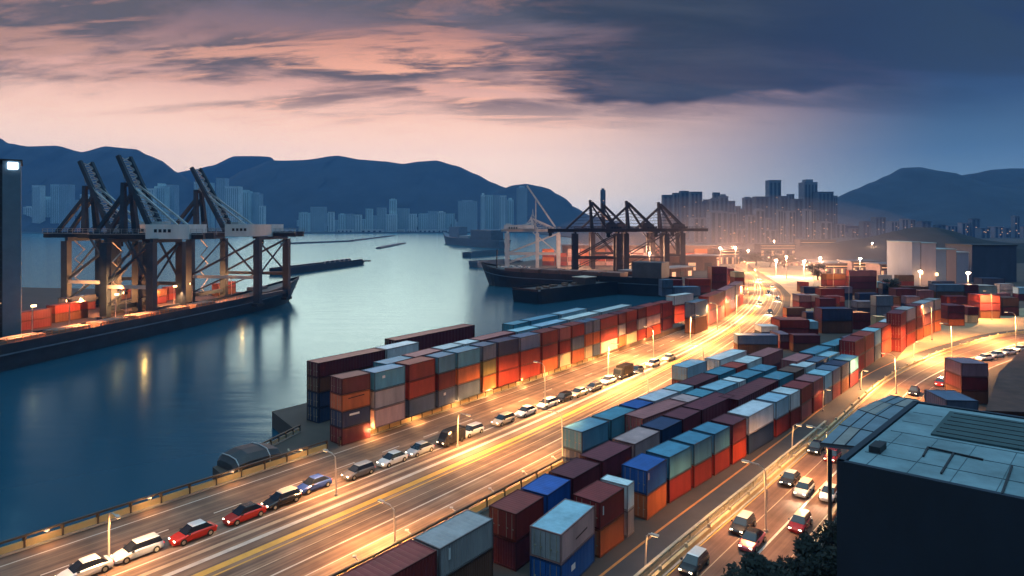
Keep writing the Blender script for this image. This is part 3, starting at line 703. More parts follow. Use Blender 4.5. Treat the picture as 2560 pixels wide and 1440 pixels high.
for i, (px, py) in enumerate([(1613, 1436), (1980, 1128), (2057, 1028), (2152, 975), (2284, 895)]):
    lamp('thin short lamp on the service lane, '+['at the bottom edge of the picture', 'level with the two dark cars', 'beside the rose and maroon containers', 'where the side road starts to bend', 'at the bend beside the lit apron'][i], G(px, py), -.6, 3.6, (500, 700, 1200, 5000, 14000)[i], arm=.5)
for i, (px, py, h, p) in enumerate([(2034, 735, 14, 16000), (2083, 730, 13, 12000), (2122, 790, 15, 9000)]):
    lamp('tall pale lamp mast '+['before the glowing port road', 'beside the dim port offices', 'standing in the middle of the far yard'][i], G(px, py), 0, h, p, arm=2, r=.5)
# lit side road and apron
for i, (px, py, h, p) in enumerate([(1915, 1330, 6.5, 7500), (2070, 1215, 6.5, 12000), (2240, 985, 7, 40000), (2380, 900, 8, 70000), (2540, 862, 8, 75000), (2480, 800, 9, 40000), (2330, 850, 9, 22000)]):
    lamp('side road lamp '+['beside the rose coloured car', 'over the glowing patch of side road', 'at the bend behind the warehouse', 'over the bright outer bend', 'at the edge of the picture on the outer bend', 'in the lit apron', 'on the apron near the lane row'][i], G(px, py), -.6+math.pi, h, p, r=.4)

# ------------------------------------------------------------------ vehicles
def car_proto(name, cat, wagon=False):
    root = thing(name, 'x', cat)
    st = [(-2.15, .66, .62), (-2.02, .80, .84), (-1.2, .88, .92), (0, .90, .93), (.9, .90, .90), (1.6, .86, .78), (2.05, .74, .66), (2.2, .58, .52)]
    rings = []
    for x, w, z in st:
        rings.append([(x, -w*.92, .22), (x, w*.92, .22), (x, w, .45), (x, w*.97, z-.10), (x, w*.82, z), (x, -w*.82, z), (x, -w*.97, z-.10), (x, -w, .45)])
    o = MB().loft(rings).build('body', M_carp, root, smooth=False, bevel=.0); o['painted'] = 1
    b0, b1 = (-2.0, -1.75) if wagon else (-1.75, -1.05)
    g = MB().hexa([(b0, -.76, .88), (1.15, -.76, .86), (1.15, .76, .86), (b0, .76, .88), (b1, -.58, 1.40), (.30, -.58, 1.42), (.30, .58, 1.42), (b1, .58, 1.40)])
    g.build('windows', M_glass, root, bevel=.04)
    r = MB().hexa([(b1-.02, -.60, 1.385), (.34, -.60, 1.405), (.34, .60, 1.405), (b1-.02, .60, 1.385), (b1+.12, -.50, 1.46), (.2, -.50, 1.48), (.2, .50, 1.48), (b1+.12, .50, 1.46)])
    ro = r.build('roof', M_carp, root); ro['painted'] = 1
    for x in (-1.35, 1.35):
        for s in (-1, 1):
            w = MB().tube([(x, s*.70, .32), (x, s*.92, .32)], .32, 12).build('wheel', M_tyre, root)
            MB().tube([(x, s*.905, .32), (x, s*.93, .32)], .18, 10).build('rim', M_rail, w)
    for s in (-1, 1):
        MB().box(2.06, 2.16, s*.52-.15, s*.52+.15, .50, .63).build('headlight', M_lampw, root)
        MB().box(-2.17, -2.07, s*.56-.14, s*.56+.14, .58, .70).build('taillight', M_tail, root)
        MB().box(.70, .90, s*.95-.09, s*.95+.09, .88, 1.02).build('mirror', M_dark, root)
    index_kids(root); return root
def van_proto():
    root = thing('delivery_van', 'x', 'van')
    rings = []
    for x, w, z in [(-2.9, .92, 2.35), (-2.8, .98, 2.45), (1.2, .98, 2.45), (1.75, .96, 2.2), (2.35, .95, 1.35), (2.85, .85, 1.05), (2.95, .75, .8)]:
        rings.append([(x, -w, .3), (x, w, .3), (x, w, z-.22), (x, w*.86, z), (x, -w*.86, z), (x, -w, z-.22)])
    o = MB().loft(rings).build('body', M_carp, root); o['painted'] = 1
    MB().hexa([(1.90, -.80, 2.02), (2.42, -.80, 1.32), (2.42, .80, 1.32), (1.90, .80, 2.02), (1.93, -.78, 2.06), (2.47, -.78, 1.34), (2.47, .78, 1.34), (1.93, .78, 2.06)]).build('windscreen', M_glass, root)
    for s in (-1, 1): MB().box(1.0, 1.75, s*.985-.01, s*.985+.01, 1.35, 1.95).build('side_window', M_glass, root)
    for x in (-1.8, 1.9):
        for s in (-1, 1): MB().tube([(x, s*.75, .36), (x, s*1.0, .36)], .36, 12).build('wheel', M_tyre, root)
    for s in (-1, 1): MB().box(2.86, 2.97, s*.6-.14, s*.6+.14, .7, .86).build('headlight', M_lampw, root)
    index_kids(root); return root
def truck_proto():
    root = thing('box_truck', 'x', 'truck')
    o = MB().box(-3.4, 1.6, -1.1, 1.1, .95, 3.0).build('cargo_box', M_carp, root, bevel=.05); o['painted'] = 1
    MB().hexa([(1.75, -1.05, .5), (3.5, -1.05, .5), (3.5, 1.05, .5), (1.75, 1.05, .5), (1.75, -1.0, 2.5), (2.9, -1.0, 2.5), (2.9, 1.0, 2.5), (1.75, 1.0, 2.5)]).build('cab', M_dark, root, bevel=.06)
    MB().hexa([(3.30, -.85, 1.35), (3.36, -.85, 1.35), (3.36, .85, 1.35), (3.30, .85, 1.35), (2.98, -.85, 2.3), (3.04, -.85, 2.3), (3.04, .85, 2.3), (2.98, .85, 2.3)]).build('windscreen', M_glass, root)
    MB().box(-3.3, 2.2, -.45, .45, .6, .93).build('chassis', M_dark, root)
    for x in (-2.6, -1.5, 2.6):
        for s in (-1, 1): MB().tube([(x, s*.75, .48), (x, s*1.08, .48)], .48, 12).build('wheel', M_tyre, root)
    for s in (-1, 1): MB().box(3.44, 3.53, s*.8-.14, s*.8+.14, .75, .92).build('headlight', M_lampw, root)
    index_kids(root); return root
CAR = car_proto('parked_car', 'car'); CAR.name = 'car'; index_kids(CAR)
HB = car_proto('hatchback', 'car', True); VAN = van_proto(); TRK = truck_proto()
VF = {}
VC = {'white': (.75, .76, .76), 'silver': (.45, .47, .48), 'red': (.50, .035, .02), 'dark red': (.22, .02, .02), 'blue': (.03, .07, .28), 'black': (.02, .02, .022), 'grey': (.14, .14, .15), 'rose': (.55, .10, .12), 'cream': (.72, .62, .45)}
def vehicle(p, loc, rz, col, label, group, roofcol=None, beam=0, sc=None):
    c = VC[col]; k = p.name
    if k not in VF:
        VF[k] = 1; o = p; o.location = loc; o.rotation_euler = (0, 0, rz); o['label'] = label; o['group'] = group
        for ch in o.children:
            if ch.get('painted'): ch.color = (*c, 1)
        if sc: o.scale = sc
    else: o = dup(p, loc, rz, label, group, c, sc)
    if roofcol:
        for ch in o.children:
            if ch.name.startswith('roof'): ch.color = (*VC[roofcol], 1)
    if beam:
        for s in (-.55, .55): light('headlight_beam', (2.4, s, .6), beam, (1, .78, .5), .06, o, 'SPOT', target=(11, s*1.2, -.35), spot=62, blend=.7)
    return o
hd = DROT+math.pi
gl_ = 'cars queueing on the slow lane of the highway'
for p, px, py, col, rc, lab, b in [
    (CAR, 212, 1439, 'white', None, 'white car with bright bonnet, leading the highway queue at the corner', 260), (HB, 345, 1388, 'white', None, 'long white estate car behind the leading white car', 260), (CAR, 483, 1345, 'red', 'white', 'bright red car with a whitish roof', 260),
    (CAR, 612, 1297, 'red', 'black', 'red car with dark roof behind the whitish-roofed red one', 220), (HB, 704, 1260, 'black', 'cream', 'black car with a tan roof beside the blue car', 200), (CAR, 785, 1222, 'blue', 'blue', 'blue car with shiny blue roof on the highway', 200),
    (HB, 896, 1189, 'grey', 'silver', 'dark grey car past the curved lamp post', 200), (CAR, 981, 1158, 'white', None, 'white car behind the dark grey car', 200), (CAR, 1050, 1133, 'silver', None, 'silver car ahead of the small dark van', 200)]:
    vehicle(p, G(px, py), hd, col, lab, gl_, rc, b, (.93, .95, .95))
gv = 'cars and vans queueing beside the tall container wall'
for p, px, py, col, lab in [
    (VAN, 1128, 1108, 'black', 'small dark van heading the line of vans'), (HB, 1178, 1086, 'white', 'white car just behind the small dark van'), (HB, 1258, 1058, 'cream', 'cream car midway between the dark van and the close white pair'),
    (CAR, 1315, 1037, 'white', 'white car, front one of the close pair'), (HB, 1368, 1017, 'white', 'white car, rear one of the close pair'), (HB, 1408, 1002, 'black', 'black estate car behind the close white pair'),
    (CAR, 1446, 989, 'cream', 'cream car between the black and the grey estate cars'), (HB, 1484, 975, 'grey', 'grey estate car ahead of the last bright white car'), (CAR, 1520, 958, 'white', 'bright white car behind the grey estate car'),
    (TRK, 1558, 943, 'black', 'black box truck after the last bright white car'), (CAR, 1592, 931, 'grey', 'grey car behind the black box truck'), (HB, 1632, 915, 'cream', 'cream car at the tail of the line'), (CAR, 1672, 900, 'cream', 'last pale car fading into the glow')]:
    vehicle(p, G(px, py), hd, col, lab, gv, None, 160, {'delivery_van': (.72, .85, .8), 'box_truck': (.75, .85, .8)}.get(p.name, (.95, .95, .95)))
# cars streaming round the bright bend, headlights on
BD = ['entering the bend', 'in the outer lane of the bend', 'in the inner lane of the bend', 'at the brightest spot of the bend', 'following through the bend', 'leaving the far side of the bend', 'beyond the bend near the plaza', 'last before the glow', 'by the far lamp']
for i, (u, f) in enumerate([(222, .86), (243, .62), (262, .88), (284, .70), (312, .84), (345, .6)]):
    d = UV(u, hw(u, f))-UV(u+3, hw(u+3, f))
    vehicle((CAR, HB)[i % 2], UV(u, hw(u, f)), math.atan2(d.y, d.x), ('black', 'cream', 'grey')[i % 3], ('black', 'cream', 'grey')[i % 3]+' car with blazing headlights '+BD[i], 'cars on the bright highway bend', None, 2500)
gs = 'cars on the side road below the warehouse'
sh = math.atan2(UV(0, 0).y-DV.y, -DV.x)
for p, px, py, col, rc, lab, b, fl in [
    (HB, 1735, 1420, 'black', 'white', 'black car with a whitish roof at the bottom of the side road', 0, 0), (HB, 1857, 1322, 'black', 'silver', 'black and silver hatchback ahead of the rose car', 0, 0), (CAR, 1880, 1362, 'rose', 'black', 'rose pink car with dark windows on the side road', 0, 0),
    (HB, 2000, 1318, 'dark red', 'cream', 'dark red estate car with pale roof beside the black shrubs', 0, 0), (CAR, 1975, 1206, 'black', 'silver', 'black car with silver roof in the inner side lane', 0, 0), (HB, 2010, 1232, 'silver', 'cream', 'small silver car lighting the road with its headlights', 900, 1),
    (HB, 2081, 1148, 'dark red', 'dark red', 'dark red hatchback beside the warehouse canopy', 0, 0), (CAR, 2074, 1243, 'white', 'white', 'white car half hidden by the warehouse corner', 500, 1), (CAR, 2040, 1128, 'black', 'black', 'low black car below the canopy edge', 0, 0),
    (HB, 2350, 962, 'red', 'dark red', 'bright red car on the lit outer bend behind the warehouse', 0, 0), (CAR, 2285, 985, 'black', 'black', 'black car tucked behind the canopy roof', 0, 0)]:
    vehicle(p, G(px, py), hd, col, lab, gs, rc, b, (.88, .88, .88))
for i, (px, py) in enumerate([(2462, 900), (2490, 893), (2520, 886), (2550, 878)]):
    vehicle(CAR, G(px, py), math.radians(200), 'white', 'white car with headlights on the outer bend, '+['closest to the container truck', 'second in the short file', 'third in the short file', 'last at the picture edge'][i], 'white cars on the outer bend', None, 300)

# ------------------------------------------------------------------ cranes
def crane(label, loc, rz, K, gl, gr, legs, sp, house, steel, pale, raised=True, gz=25., apex=51., group='ship-to-shore cranes', post=0., lw=1.9, foot=None, stay=-11., housem=None):
    r = thing('gantry_crane', label, 'crane', loc, rz, group)
    g = gz; y0, y1 = 0., sp
    for x in legs:
        for y in (y0, y1):
            lg = MB().bar((x, y, .9), (x, y, g-1.2), lw, lw*1.25).build('leg', steel, r)
            b = MB()
            b.box(x-1.1, x+1.1, y-2.2, y+2.2, 0, 1.0)
            b.build('bogie', M_dark, lg)
        MB().bar((x, y0, 3.2), (x, y1, 3.2), 1.1, 1.4).build('sill_beam', steel, r)
        MB().bar((x, y0, g-.6), (x, y1, g-.6), 1.1, 1.3).build('portal_beam', steel, r)
    for y in (y0, y1):
        MB().bar((legs[0], y, 10.2), (legs[-1], y, 10.2), .9, 1.1).build('tie_beam', pale if y == y0 else steel, r)  # near beam kept pale, lamp light on it put into the paint
        MB().bar((legs[0], y, 10.5), (legs[-1], y, g-1.2), .7).build('brace', steel, r)
        MB().bar((legs[-1], y, 10.5), ((legs[0]+legs[-1])/2, y, g-.6), .55).build('brace', steel, r)
        MB().bar((legs[0], y, 4), ((legs[0]+legs[-1])/2, y, 9.8), .5).build('brace', steel, r)
    for x in (legs[0], legs[-1]):
        MB().bar((x, y0, 10.5), (x, y1, g-1.2), .45).build('brace', steel, r)
    ym = (y0+y1)/2
    for s in (-2.6, 2.6):
        MB().box(gl, gr, ym+s-.55, ym+s+.55, g-.2, g+1.7).build('girder', steel, r)
    ct = MB()
    for k in range(int((gr-gl)/3)):
        ct.box(gl+k*3, gl+k*3+.3, ym-2.05, ym+2.05, g+.2, g+.6)
    ct.build('girder_ties', steel, r)
    rl = MB()
    for s in (-3.5, 3.5):
        rl.bar((gl, ym+s, g+2.9), (gr, ym+s, g+2.9), .10); rl.bar((gl, ym+s, g+2.3), (gr, ym+s, g+2.3), .08)
        for k in range(int((gr-gl)/2)+1): rl.bar((gl+2*k, ym+s, g+1.4), (gl+2*k, ym+s, g+2.9), .09)
        rl.box(gl, gr, ym+s-.45, ym+s+.45, g+1.25, g+1.4)
    rl.build('walkway_rail', pale, r)
    # A-frame
    ta = apex-(9 if raised else 0)
    for s in (-2.6, 2.6):
        MB().bar((post, ym+s, g+1.7), (post-1.0, ym+s*.6, ta), 1.7, 1.7, 1.2).build('mast', steel, r)
        MB().bar((post-.8, ym+s*.6, ta-3), (stay, ym+s, g+1.7), 1.1).build('back_stay', steel, r)
    MB().bar((post-1, ym-2, ta), (post-1, ym+2, ta), 1.4, 1.2).build('mast_head', steel, r)
    lt = MB()
    ft = foot if foot is not None else 12.
    if raised:
        hx, hz = ft, g+1.8; tx, tz = post-2.2, apex
        for s in (-2.4, 2.4):
            bo = MB().bar((hx, ym+s, hz), (tx, ym+s, tz), 1.2, 1.5, 1.0).build('boom', steel, r)
        for k in range(12):
            a = k/12; b = (k+1)/12
            p = V((hx+(tx-hx)*a, 0, hz+(tz-hz)*a)); q_ = V((hx+(tx-hx)*b, 0, hz+(tz-hz)*b))
            lt.bar(p+V((0, ym-2.4, 0)), p+V((0, ym+2.4, 0)), .35); lt.bar(p+V((0, ym-2.4, 0)), q_+V((0, ym+2.4, 0)), .25); lt.bar(p+V((0, ym+2.4, 0)), q_+V((0, ym-2.4, 0)), .25)
        lt.build('boom_lattice', pale, r)
        for s in (-2.6, 2.6):
            MB().bar((post+.2, ym+s*.6, ta+1), (ft+12, ym+s, g+1.7), .55).build('fore_stay', M_steell, r)
        l3 = MB()
        for k in range(9):
            a = k/9
            p = V((post+.2+(ft+11.8-post)*a, 0, ta+1+(g+1.7-ta-1)*a)); q_ = V((hx+(tx-hx)*(1-a*.9-.08), 0, hz+(tz-hz)*(1-a*.9-.08)))
            for s in (-2.5, 2.5): l3.bar(p+V((0, ym+s, 0)), q_+V((0, ym+s, 0)), .16)
        l3.build('stay_lattice', M_steell, r)
    else:
        for s in (-2.6, 2.6):
            MB().bar((post, ym+s*.6, ta-.6), (ft, ym+s, g+1.7), 1.25).build('fore_stay', steel, r)
            MB().bar((post-.5, ym+s*.6, ta-1.5), (ft*.55, ym+s, g+1.7), .7).build('fore_stay', steel, r)
        for k in range(7):
            a = (k+.5)/7
            for s in (-2.5, 2.5):
                lt.bar((stay+(post-stay)*a, ym+s, g+1.7+(ta-g-5)*a), (post, ym+s*.8, g+3+k*2), .18)
                lt.bar((ft+(post-ft)*a, ym+s, g+1.7+(ta-g-5)*a), (post, ym+s*.8, g+3+k*2), .18)
        lt.build('lattice', steel, r)
    # machinery house
    hx0, hx1 = house
    hs = MB().box(hx0, hx1, ym-4.2, ym+4.2, g-.1+(0 if raised else 1.8), g+4.4).build('machinery_house', housem or M_housew, r)
    for k in range(4): MB().box(hx0+3+k*1.6, hx0+4+k*1.6, ym-4.26, ym-4.21, g+1.9, g+2.9).build('window', M_glass, hs)
    MB().box(hx0+1, hx0+4, ym-2, ym+2, g+4.4, g+5.3).build('roof_unit', pale, hs)
    # cab and trolley under the girder
    tb = MB().box(legs[-1]-7, legs[-1]-3, ym-2.0, ym+2.0, g-1.0, g-.25).build('trolley', M_dark, r)
    MB().box(legs[-1]-6.4, legs[-1]-4.2, ym-1.3, ym+.9, g-3.2, g-1.0).build('cab', M_glass, tb)
    st = MB()
    for k in range(7):
        z = 2+k*3.1; s = 1 if k % 2 else -1
        st.bar((legs[0]-1.6, ym-s*2, z), (legs[0]-1.6, ym+s*2, z+3.1), .5, .15)
    st.build('stair', pale, r)
    return r
QD = V((.174, .985, 0)); QN = V((-.985, .174, 0)); QR = math.radians(-10)
P0 = V((-94, 242, 0))
pier = [P0+QN*9.6+QD*-190, P0+QN*9.6+QD*32, P0+QN*150+QD*32, P0+QN*150+QD*-190]
tag(MB().prism([(p.x, p.y) for p in pier], -7, .5).build('crane_quay', mat('quay_concrete', (.06, .035, .032), .85, 0, .4, .15)), kind='structure')
def at_post(px, Yd): return V(((px-1280)/F*Yd, Yd, .5))
crane('dark crane with raised boom behind, next to the black tower', at_post(185, 214), QR, 1, -16, 34, (-3, 16), 14, (20, 33), M_steel, M_steell, foot=10)
crane('dark crane with raised boom and long white machine house in the middle', at_post(285, 197), QR, 1, -12, 28, (-3, 13), 13, (9, 24), M_steel, M_steell, foot=10, stay=-10)
crane('dark crane with raised boom, standing at the bow end of the quay', at_post(458, 236), QR, 1, -13, 41, (3, 30), 20, (13, 32), M_steel, M_steell, foot=12)
# dark tower with a bright roof light
tw_ = thing('tower_block', 'black slab tower with a bright light on its roof corner, behind the ship stern', 'tower', (-121.6, 158.5, .5), math.radians(37.2))
MB().box(-30, -3.6, 0, 16, 0, 44).build('wall', mat('dark_cladding', (.022, .030, .036), .5, 0, .4, .3, (1, 1, 3)), tw_)
MB().box(-3.6, 0, -.4, 16.4, 0, 45).build('corner_pier', mat('slate_cladding', (.12, .19, .25), .6, 0, .2, .3), tw_)
fl = MB()
for k in range(22): fl.box(-30.2, -3.7, -.12, -.02, 1.2+k*1.95, 1.45+k*1.95)
fl.build('floor_band', mat('dark_band', (.05, .065, .075), .5, 0, .3, .5), tw_)
for x, z in ((-6, 21), (-5, 12.5), (-9, 33), (-7, 7), (-4.6, 10), (-8, 19)): MB().box(x, x+.8, -.2, -.13, z, z+.35).build('window', M_winlit, tw_)
MB().box(-2.6, -.6, -.7, -.4, 43, 44.6).build('roof_light', M_floodb, tw_)
MB().box(-30.4, .3, -.5, 16.5, 45, 45.4).build('roof', M_dark, tw_)
# ------------------------------------------------------------------ ships
def hull_rings(Ln, B, zd, zb, bow=.22, stern=.10, flare=.55, n=28):
    rings = []
    for i in range(n+1):
        t = i/n
        wd = 1.0
        if t > 1-bow: wd = max(.02, 1-((t-1+bow)/bow)**2.2)
        if t < stern: wd = .72+.28*math.sin(t/stern*math.pi/2)
        ww = 1.0
        if t > 1-bow*1.25: ww = max(.01, 1-((t-1+bow*1.25)/(bow*1.25))**1.5)
        if t < stern: ww = .55+.45*math.sin(t/stern*math.pi/2)
        sheer = zd+(zb-zd)*max(0, (t-.72)/.28)**1.8
        xw = Ln*(t if t < .9 else .9+(t-.9)*.45)      # raked stem
        rings.append((Ln*t, xw, B/2*wd, B/2*ww*.97, sheer))
    return rings
def ship(name, label, cat, loc, rz, Ln, B, zd, zb, hm, dm_, group=None, bow=.22, rub=True, bul=.9):
    r = thing(name, label, cat, loc, rz, group)
    R_ = hull_rings(Ln, B, zd, zb, bow)
    h = MB()
    h.loft([[(xw, -ww, -2), (xw+(x-xw)*.45, -(ww+(wd-ww)*.35), sh*.35), (x, -wd, sh), (x, wd, sh), (xw+(x-xw)*.45, (ww+(wd-ww)*.35), sh*.35), (xw, ww, -2)] for x, xw, wd, ww, sh in R_])
    h.build('hull', hm, r)
    d = MB()
    for s in (-1, 1):                       # bulwark standing on the gunwale
        for i in range(len(R_)-1):
            a, b = R_[i], R_[i+1]
            d.hexa([(a[0], s*a[2], a[4]), (b[0], s*b[2], b[4]), (b[0], s*max(0, b[2]-.15), b[4]), (a[0], s*max(0, a[2]-.15), a[4]),
                    (a[0], s*a[2], a[4]+bul), (b[0], s*b[2], b[4]+bul), (b[0], s*max(0, b[2]-.15), b[4]+bul), (a[0], s*max(0, a[2]-.15), a[4]+bul)])
    d.build('bulwark', hm, r)
    if rub:
        w = MB()
        for s in (-1, 1):
            for i in range(len(R_)-2):
                a, b = R_[i], R_[i+1]
                w.bar((a[0], s*(a[2]+.1), a[4]*.72), (b[0], s*(b[2]+.1), b[4]*.72), .25, .3)
        w.build('rubbing_strake', M_hulls, r)
    dk = MB()
    for i in range(len(R_)-2):
        a, b = R_[i], R_[i+1]
        dk.poly([(a[0], -a[2]+.2, a[4]+.03), (b[0], -b[2]+.2, b[4]+.03), (b[0], b[2]-.2, b[4]+.03), (a[0], a[2]-.2, a[4]+.03)])
    dk.build('deck', dm_, r)
    return r, R_
# long dark ship below the cranes; its near side is the line through P0
s_ang = math.atan2(QD.y, QD.x)
sh1, R1 = ship('cargo_ship', 'long dark grey cargo ship moored below the three raised cranes', 'ship', P0+QN*4.9+QD*-150+V((0, 0, WATER)), s_ang, 186, 9.6, 5.0, 9.0, M_hull, M_deck, bow=.16)
hc = MB()
for k in range(7): hc.box(38+k*13, 48+k*13, -1.6, 2.6, 5.03, 6.2)
hc.build('hatch_cover', M_deck, sh1)
hl = MB()
for k in range(60): hl.bar((30+k*1.9, -3.9, 5.03), (30+k*1.9, -3.9, 7.0), .12)
for z in (5.9, 6.5, 7.0): hl.bar((30, -3.9, z), (142, -3.9, z), .10)
hl.build('deck_rail', mat('orange_rail_paint', (.5, .2, .07), .6, 0, .3, 1), sh1)
MB().box(6, 22, -3.6, 3.8, 5.03, 9.5).build('deckhouse', M_hulls, sh1)
MB().box(150, 158, -2, 2, 7.2, 8.4).build('winch_house', M_hulls, sh1)
for k in range(5): MB().box(24+k*2.2, 25.6+k*2.2, -4.1, -3.95, 6.2, 6.9).build('porthole_lamp', M_lampon, sh1)
for k, x in enumerate((62, 88, 112)):
    fm = MB().tube([(x, 3.4, 5), (x, 3.4, 12.5)], .12, 6).build('lamp_mast', M_lampp, sh1)
    MB().box(x-.5, x+.5, 2.7, 3.3, 12.2, 12.7).build('lens', M_lampon, fm)
def SP(x, y, z): return P0+QN*4.9+QD*(x-150)+QN*y+V((0, 0, z+WATER))
for x, p in ((34, 8000), (56, 20000), (74, 32000), (92, 32000), (112, 20000), (136, 8000)): light('deck_light', SP(x, .5, 11.5), p, (1, .36, .12), .4, None, 'SPOT', SP(x, .5, 0), 104, .5)
for x, p in ((92, 1500), (140, 900)): light('deck_glow', SP(x, -2.6, 9.5), p, (1, .36, .10), .35)
# work lights on the quay below the cranes, each on a mast of its own
for i, (a, b, p) in enumerate(((-52, 4, 45000), (-22, 4, 55000), (-72, 4, 20000), (2, 5, 40000), (18, 5, 22000))):
    pos = P0+QN*(b+9.6)+QD*a
    fm = thing('floodlight_mast', 'orange work light on a slim mast, '+['before the middle crane legs', 'between the middle and bow cranes', 'beside the black tower', 'under the bow end crane', 'at the bow end of the quay'][i], 'floodlight', (pos.x, pos.y, .5), QR, 'work lights on the crane quay')
    MB().tube([(0, 0, 0), (0, 0, 9)], .14, 6, .10).build('mast', M_lampp, fm)
    MB().box(-.75, -.35, -.35, .35, 8.4, 9.0).build('lens', M_lampon, fm); MB().box(-.35, .25, -.45, .45, 8.3, 9.1).build('hood', M_dark, fm)
    light('work_light', (-.9, 0, 8.7), p, (1, .36, .11), .3, fm, 'SPOT', (-14, 0, 6.5), 125, .5)
for i, (a, b, p) in enumerate(((-45, 36, 26000), (-15, 34, 26000), (8, 40, 18000))):
    pos = P0+QN*b+QD*a+V((0, 0, 5.5)); fm = thing('floodlight_mast', 'orange yard light behind the crane legs, '+['inland of the middle crane', 'inland between the cranes', 'inland of the bow crane'][i], 'floodlight', (pos.x, pos.y, .5), 0, 'work lights on the crane quay')
    MB().tube([(0, 0, 0), (0, 0, 5.2)], .12, 6).build('mast', M_lampp, fm); MB().box(-.3, .3, -.3, .3, 5.2, 5.5).build('lens', M_lampon, fm)
    light('yard_light', (0, 0, 5.9), p, (1, .36, .11), .4, fm)
# goods on the crane quay
for i, (a, b, Ln, cs) in enumerate([(-75, 30, 12, ('maroon', 'maroon')), (-58, 34, 12, ('brown', 'dark red')), (-20, 36, 12, ('maroon', 'brown')), (-2, 40, 12, ('dark red', 'maroon')), (14, 30, 12, ('brown', 'maroon')), (-40, 48, 12, ('maroon', 'navy')), (-88, 46, 12, ('dark red', 'maroon')), (-10, 60, 12, ('brown', 'maroon'))]):
    pos = P0+QN*b+QD*a
    for k, c in enumerate(cs):
        container(V((pos.x, pos.y, .52+2.6*k)), s_ang, Ln, c, f'{c} shipping container, {("bottom","top")[k]} of the pair on the crane quay, '+['close to the tower', 'past the tower', 'between the cranes', 'behind the bow crane', 'at the quay end', 'inland of the middle crane', 'inland of the tower', 'deepest behind the bow crane'][i], 'containers on the crane quay', h=2.58)

# barges, boats and ships out on the water
def barge(label, loc, rz, Ln, B, zt, hm=M_hullk, dm_=M_deckk, clutter=True, group='barges in the harbour'):
    r = thing('barge', label, 'barge', (loc[0], loc[1], WATER), rz, group)
    t = zt-WATER
    h = MB().loft([[(x0, -B/2*k, 0-.6), (x1, -B/2*k, t), (x1, B/2*k, t), (x0, B/2*k, -.6)] for x0, x1, k in ((1.2, 0, .96), (3, 2, 1), (Ln-6, Ln-5, 1), (Ln-3, Ln-.6, .85), (Ln-2.2, Ln, .6))])
    h.build('hull', hm, r)
    MB().box(2.5, Ln-6, -B/2+.6, B/2-.6, t, t+.12).build('deck', dm_, r)
    co = MB()
    for s in (-1, 1): co.box(2, Ln-5, s*(B/2-.15)-.12, s*(B/2-.15)+.12, t, t+.9)
    co.box(.3, .6, -B/2+.3, B/2-.3, t, t+.9)
    co.build('coaming', hm, r)
    return r, t
b1, tb1 = barge('black open barge moored by the wharf, in front of the cranes', V((10, 258, 0))+V((-.71, .71, 0))*7, math.radians(45), 62, 15, 2.6)
rr_ = random.Random(3)
ck = MB()
for k in range(16):
    x = 6+k*3.1; y = rr_.uniform(-4, 4); ck.box(x, x+rr_.uniform(1, 2.6), y, y+rr_.uniform(.6, 2.5), tb1+.12, tb1+rr_.uniform(.5, 1.3))
ck.build('deck_gear', mat('rusty_gear', (.22, .12, .08), .8, 0, .5, .6), b1)
MB().box(36, 44, -3, 4, tb1+.12, tb1+3.2).build('deckhouse', M_deckk, b1)
MB().box(35.7, 44.3, -3.3, 4.3, tb1+3.2, tb1+3.5).build('deckhouse_roof', mat('pale_roof', (.6, .45, .36), .7, 0, .2, 1), b1)
b2, tb2 = barge('slim dark blue barge behind the ship bow', (-206, 640*.70, 0), math.radians(28), 100, 9, -.2, M_hull, M_hulls)
b2.location = (G(690, 688, WATER).x, G(690, 688, WATER).y, WATER); b2.rotation_euler.z = math.atan2((G(900, 660, WATER)-G(690, 688, WATER)).y, (G(900, 660, WATER)-G(690, 688, WATER)).x)
_l = (G(900, 660, WATER)-G(690, 688, WATER)).length; b2.scale = (_l/100, 1.2, 1.4)
MB().box(52, 84, -.6, .6, tb2+1.4, tb2+1.6).build('awning', M_steell, b2)
pk = MB()
for k in range(6): pk.box(52+k*6.3, 52.2+k*6.3, -.5, .5, tb2+.1, tb2+1.4)
pk.build('awning_post', M_steell, b2)
def line_barge(label, a, c, B, zt, hm):
    p, q_ = G(*a, WATER), G(*c, WATER); d = q_-p
    return barge(label, p, math.atan2(d.y, d.x), d.length, B, zt, hm, M_hulls)
line_barge('thin low barge alone in the open water', (946, 622), (1010, 609), 7, -1.4, M_hulls)
line_barge('long low barge beside the white gantry, behind the mid harbour ship', (1166, 643), (1262, 634), 10, 1.4, M_hulls)
line_barge('flat grey pontoon in front of the white gantry', (1182, 668), (1300, 662), 12, 1.2, M_hulls)
line_barge('low dark breakwater barge far out by the opposite shore', (705, 611), (880, 604), 9, -1, M_hulls)
line_barge('second thin low barge out beyond the slim dark one', (880, 603), (985, 590), 9, -1, M_hulls)
bt = thing('rowing_boat', 'tiny dark boat alone on the open water', 'boat', G(918, 653, WATER), .3)
MB().loft([[(x, -w, z), (x, 0, -.2), (x, w, z), (x, w*.8, z-.15), (x, 0, z-.4), (x, -w*.8, z-.15)] for x, w, z in ((-3, .5, 1.0), (-1.5, 1.1, .8), (1, 1.1, .8), (3, .1, 1.2))]).build('hull', M_hull, bt)
MB().box(-1, -.6, -.9, .9, .6, .7).build('thwart', M_deck, bt)
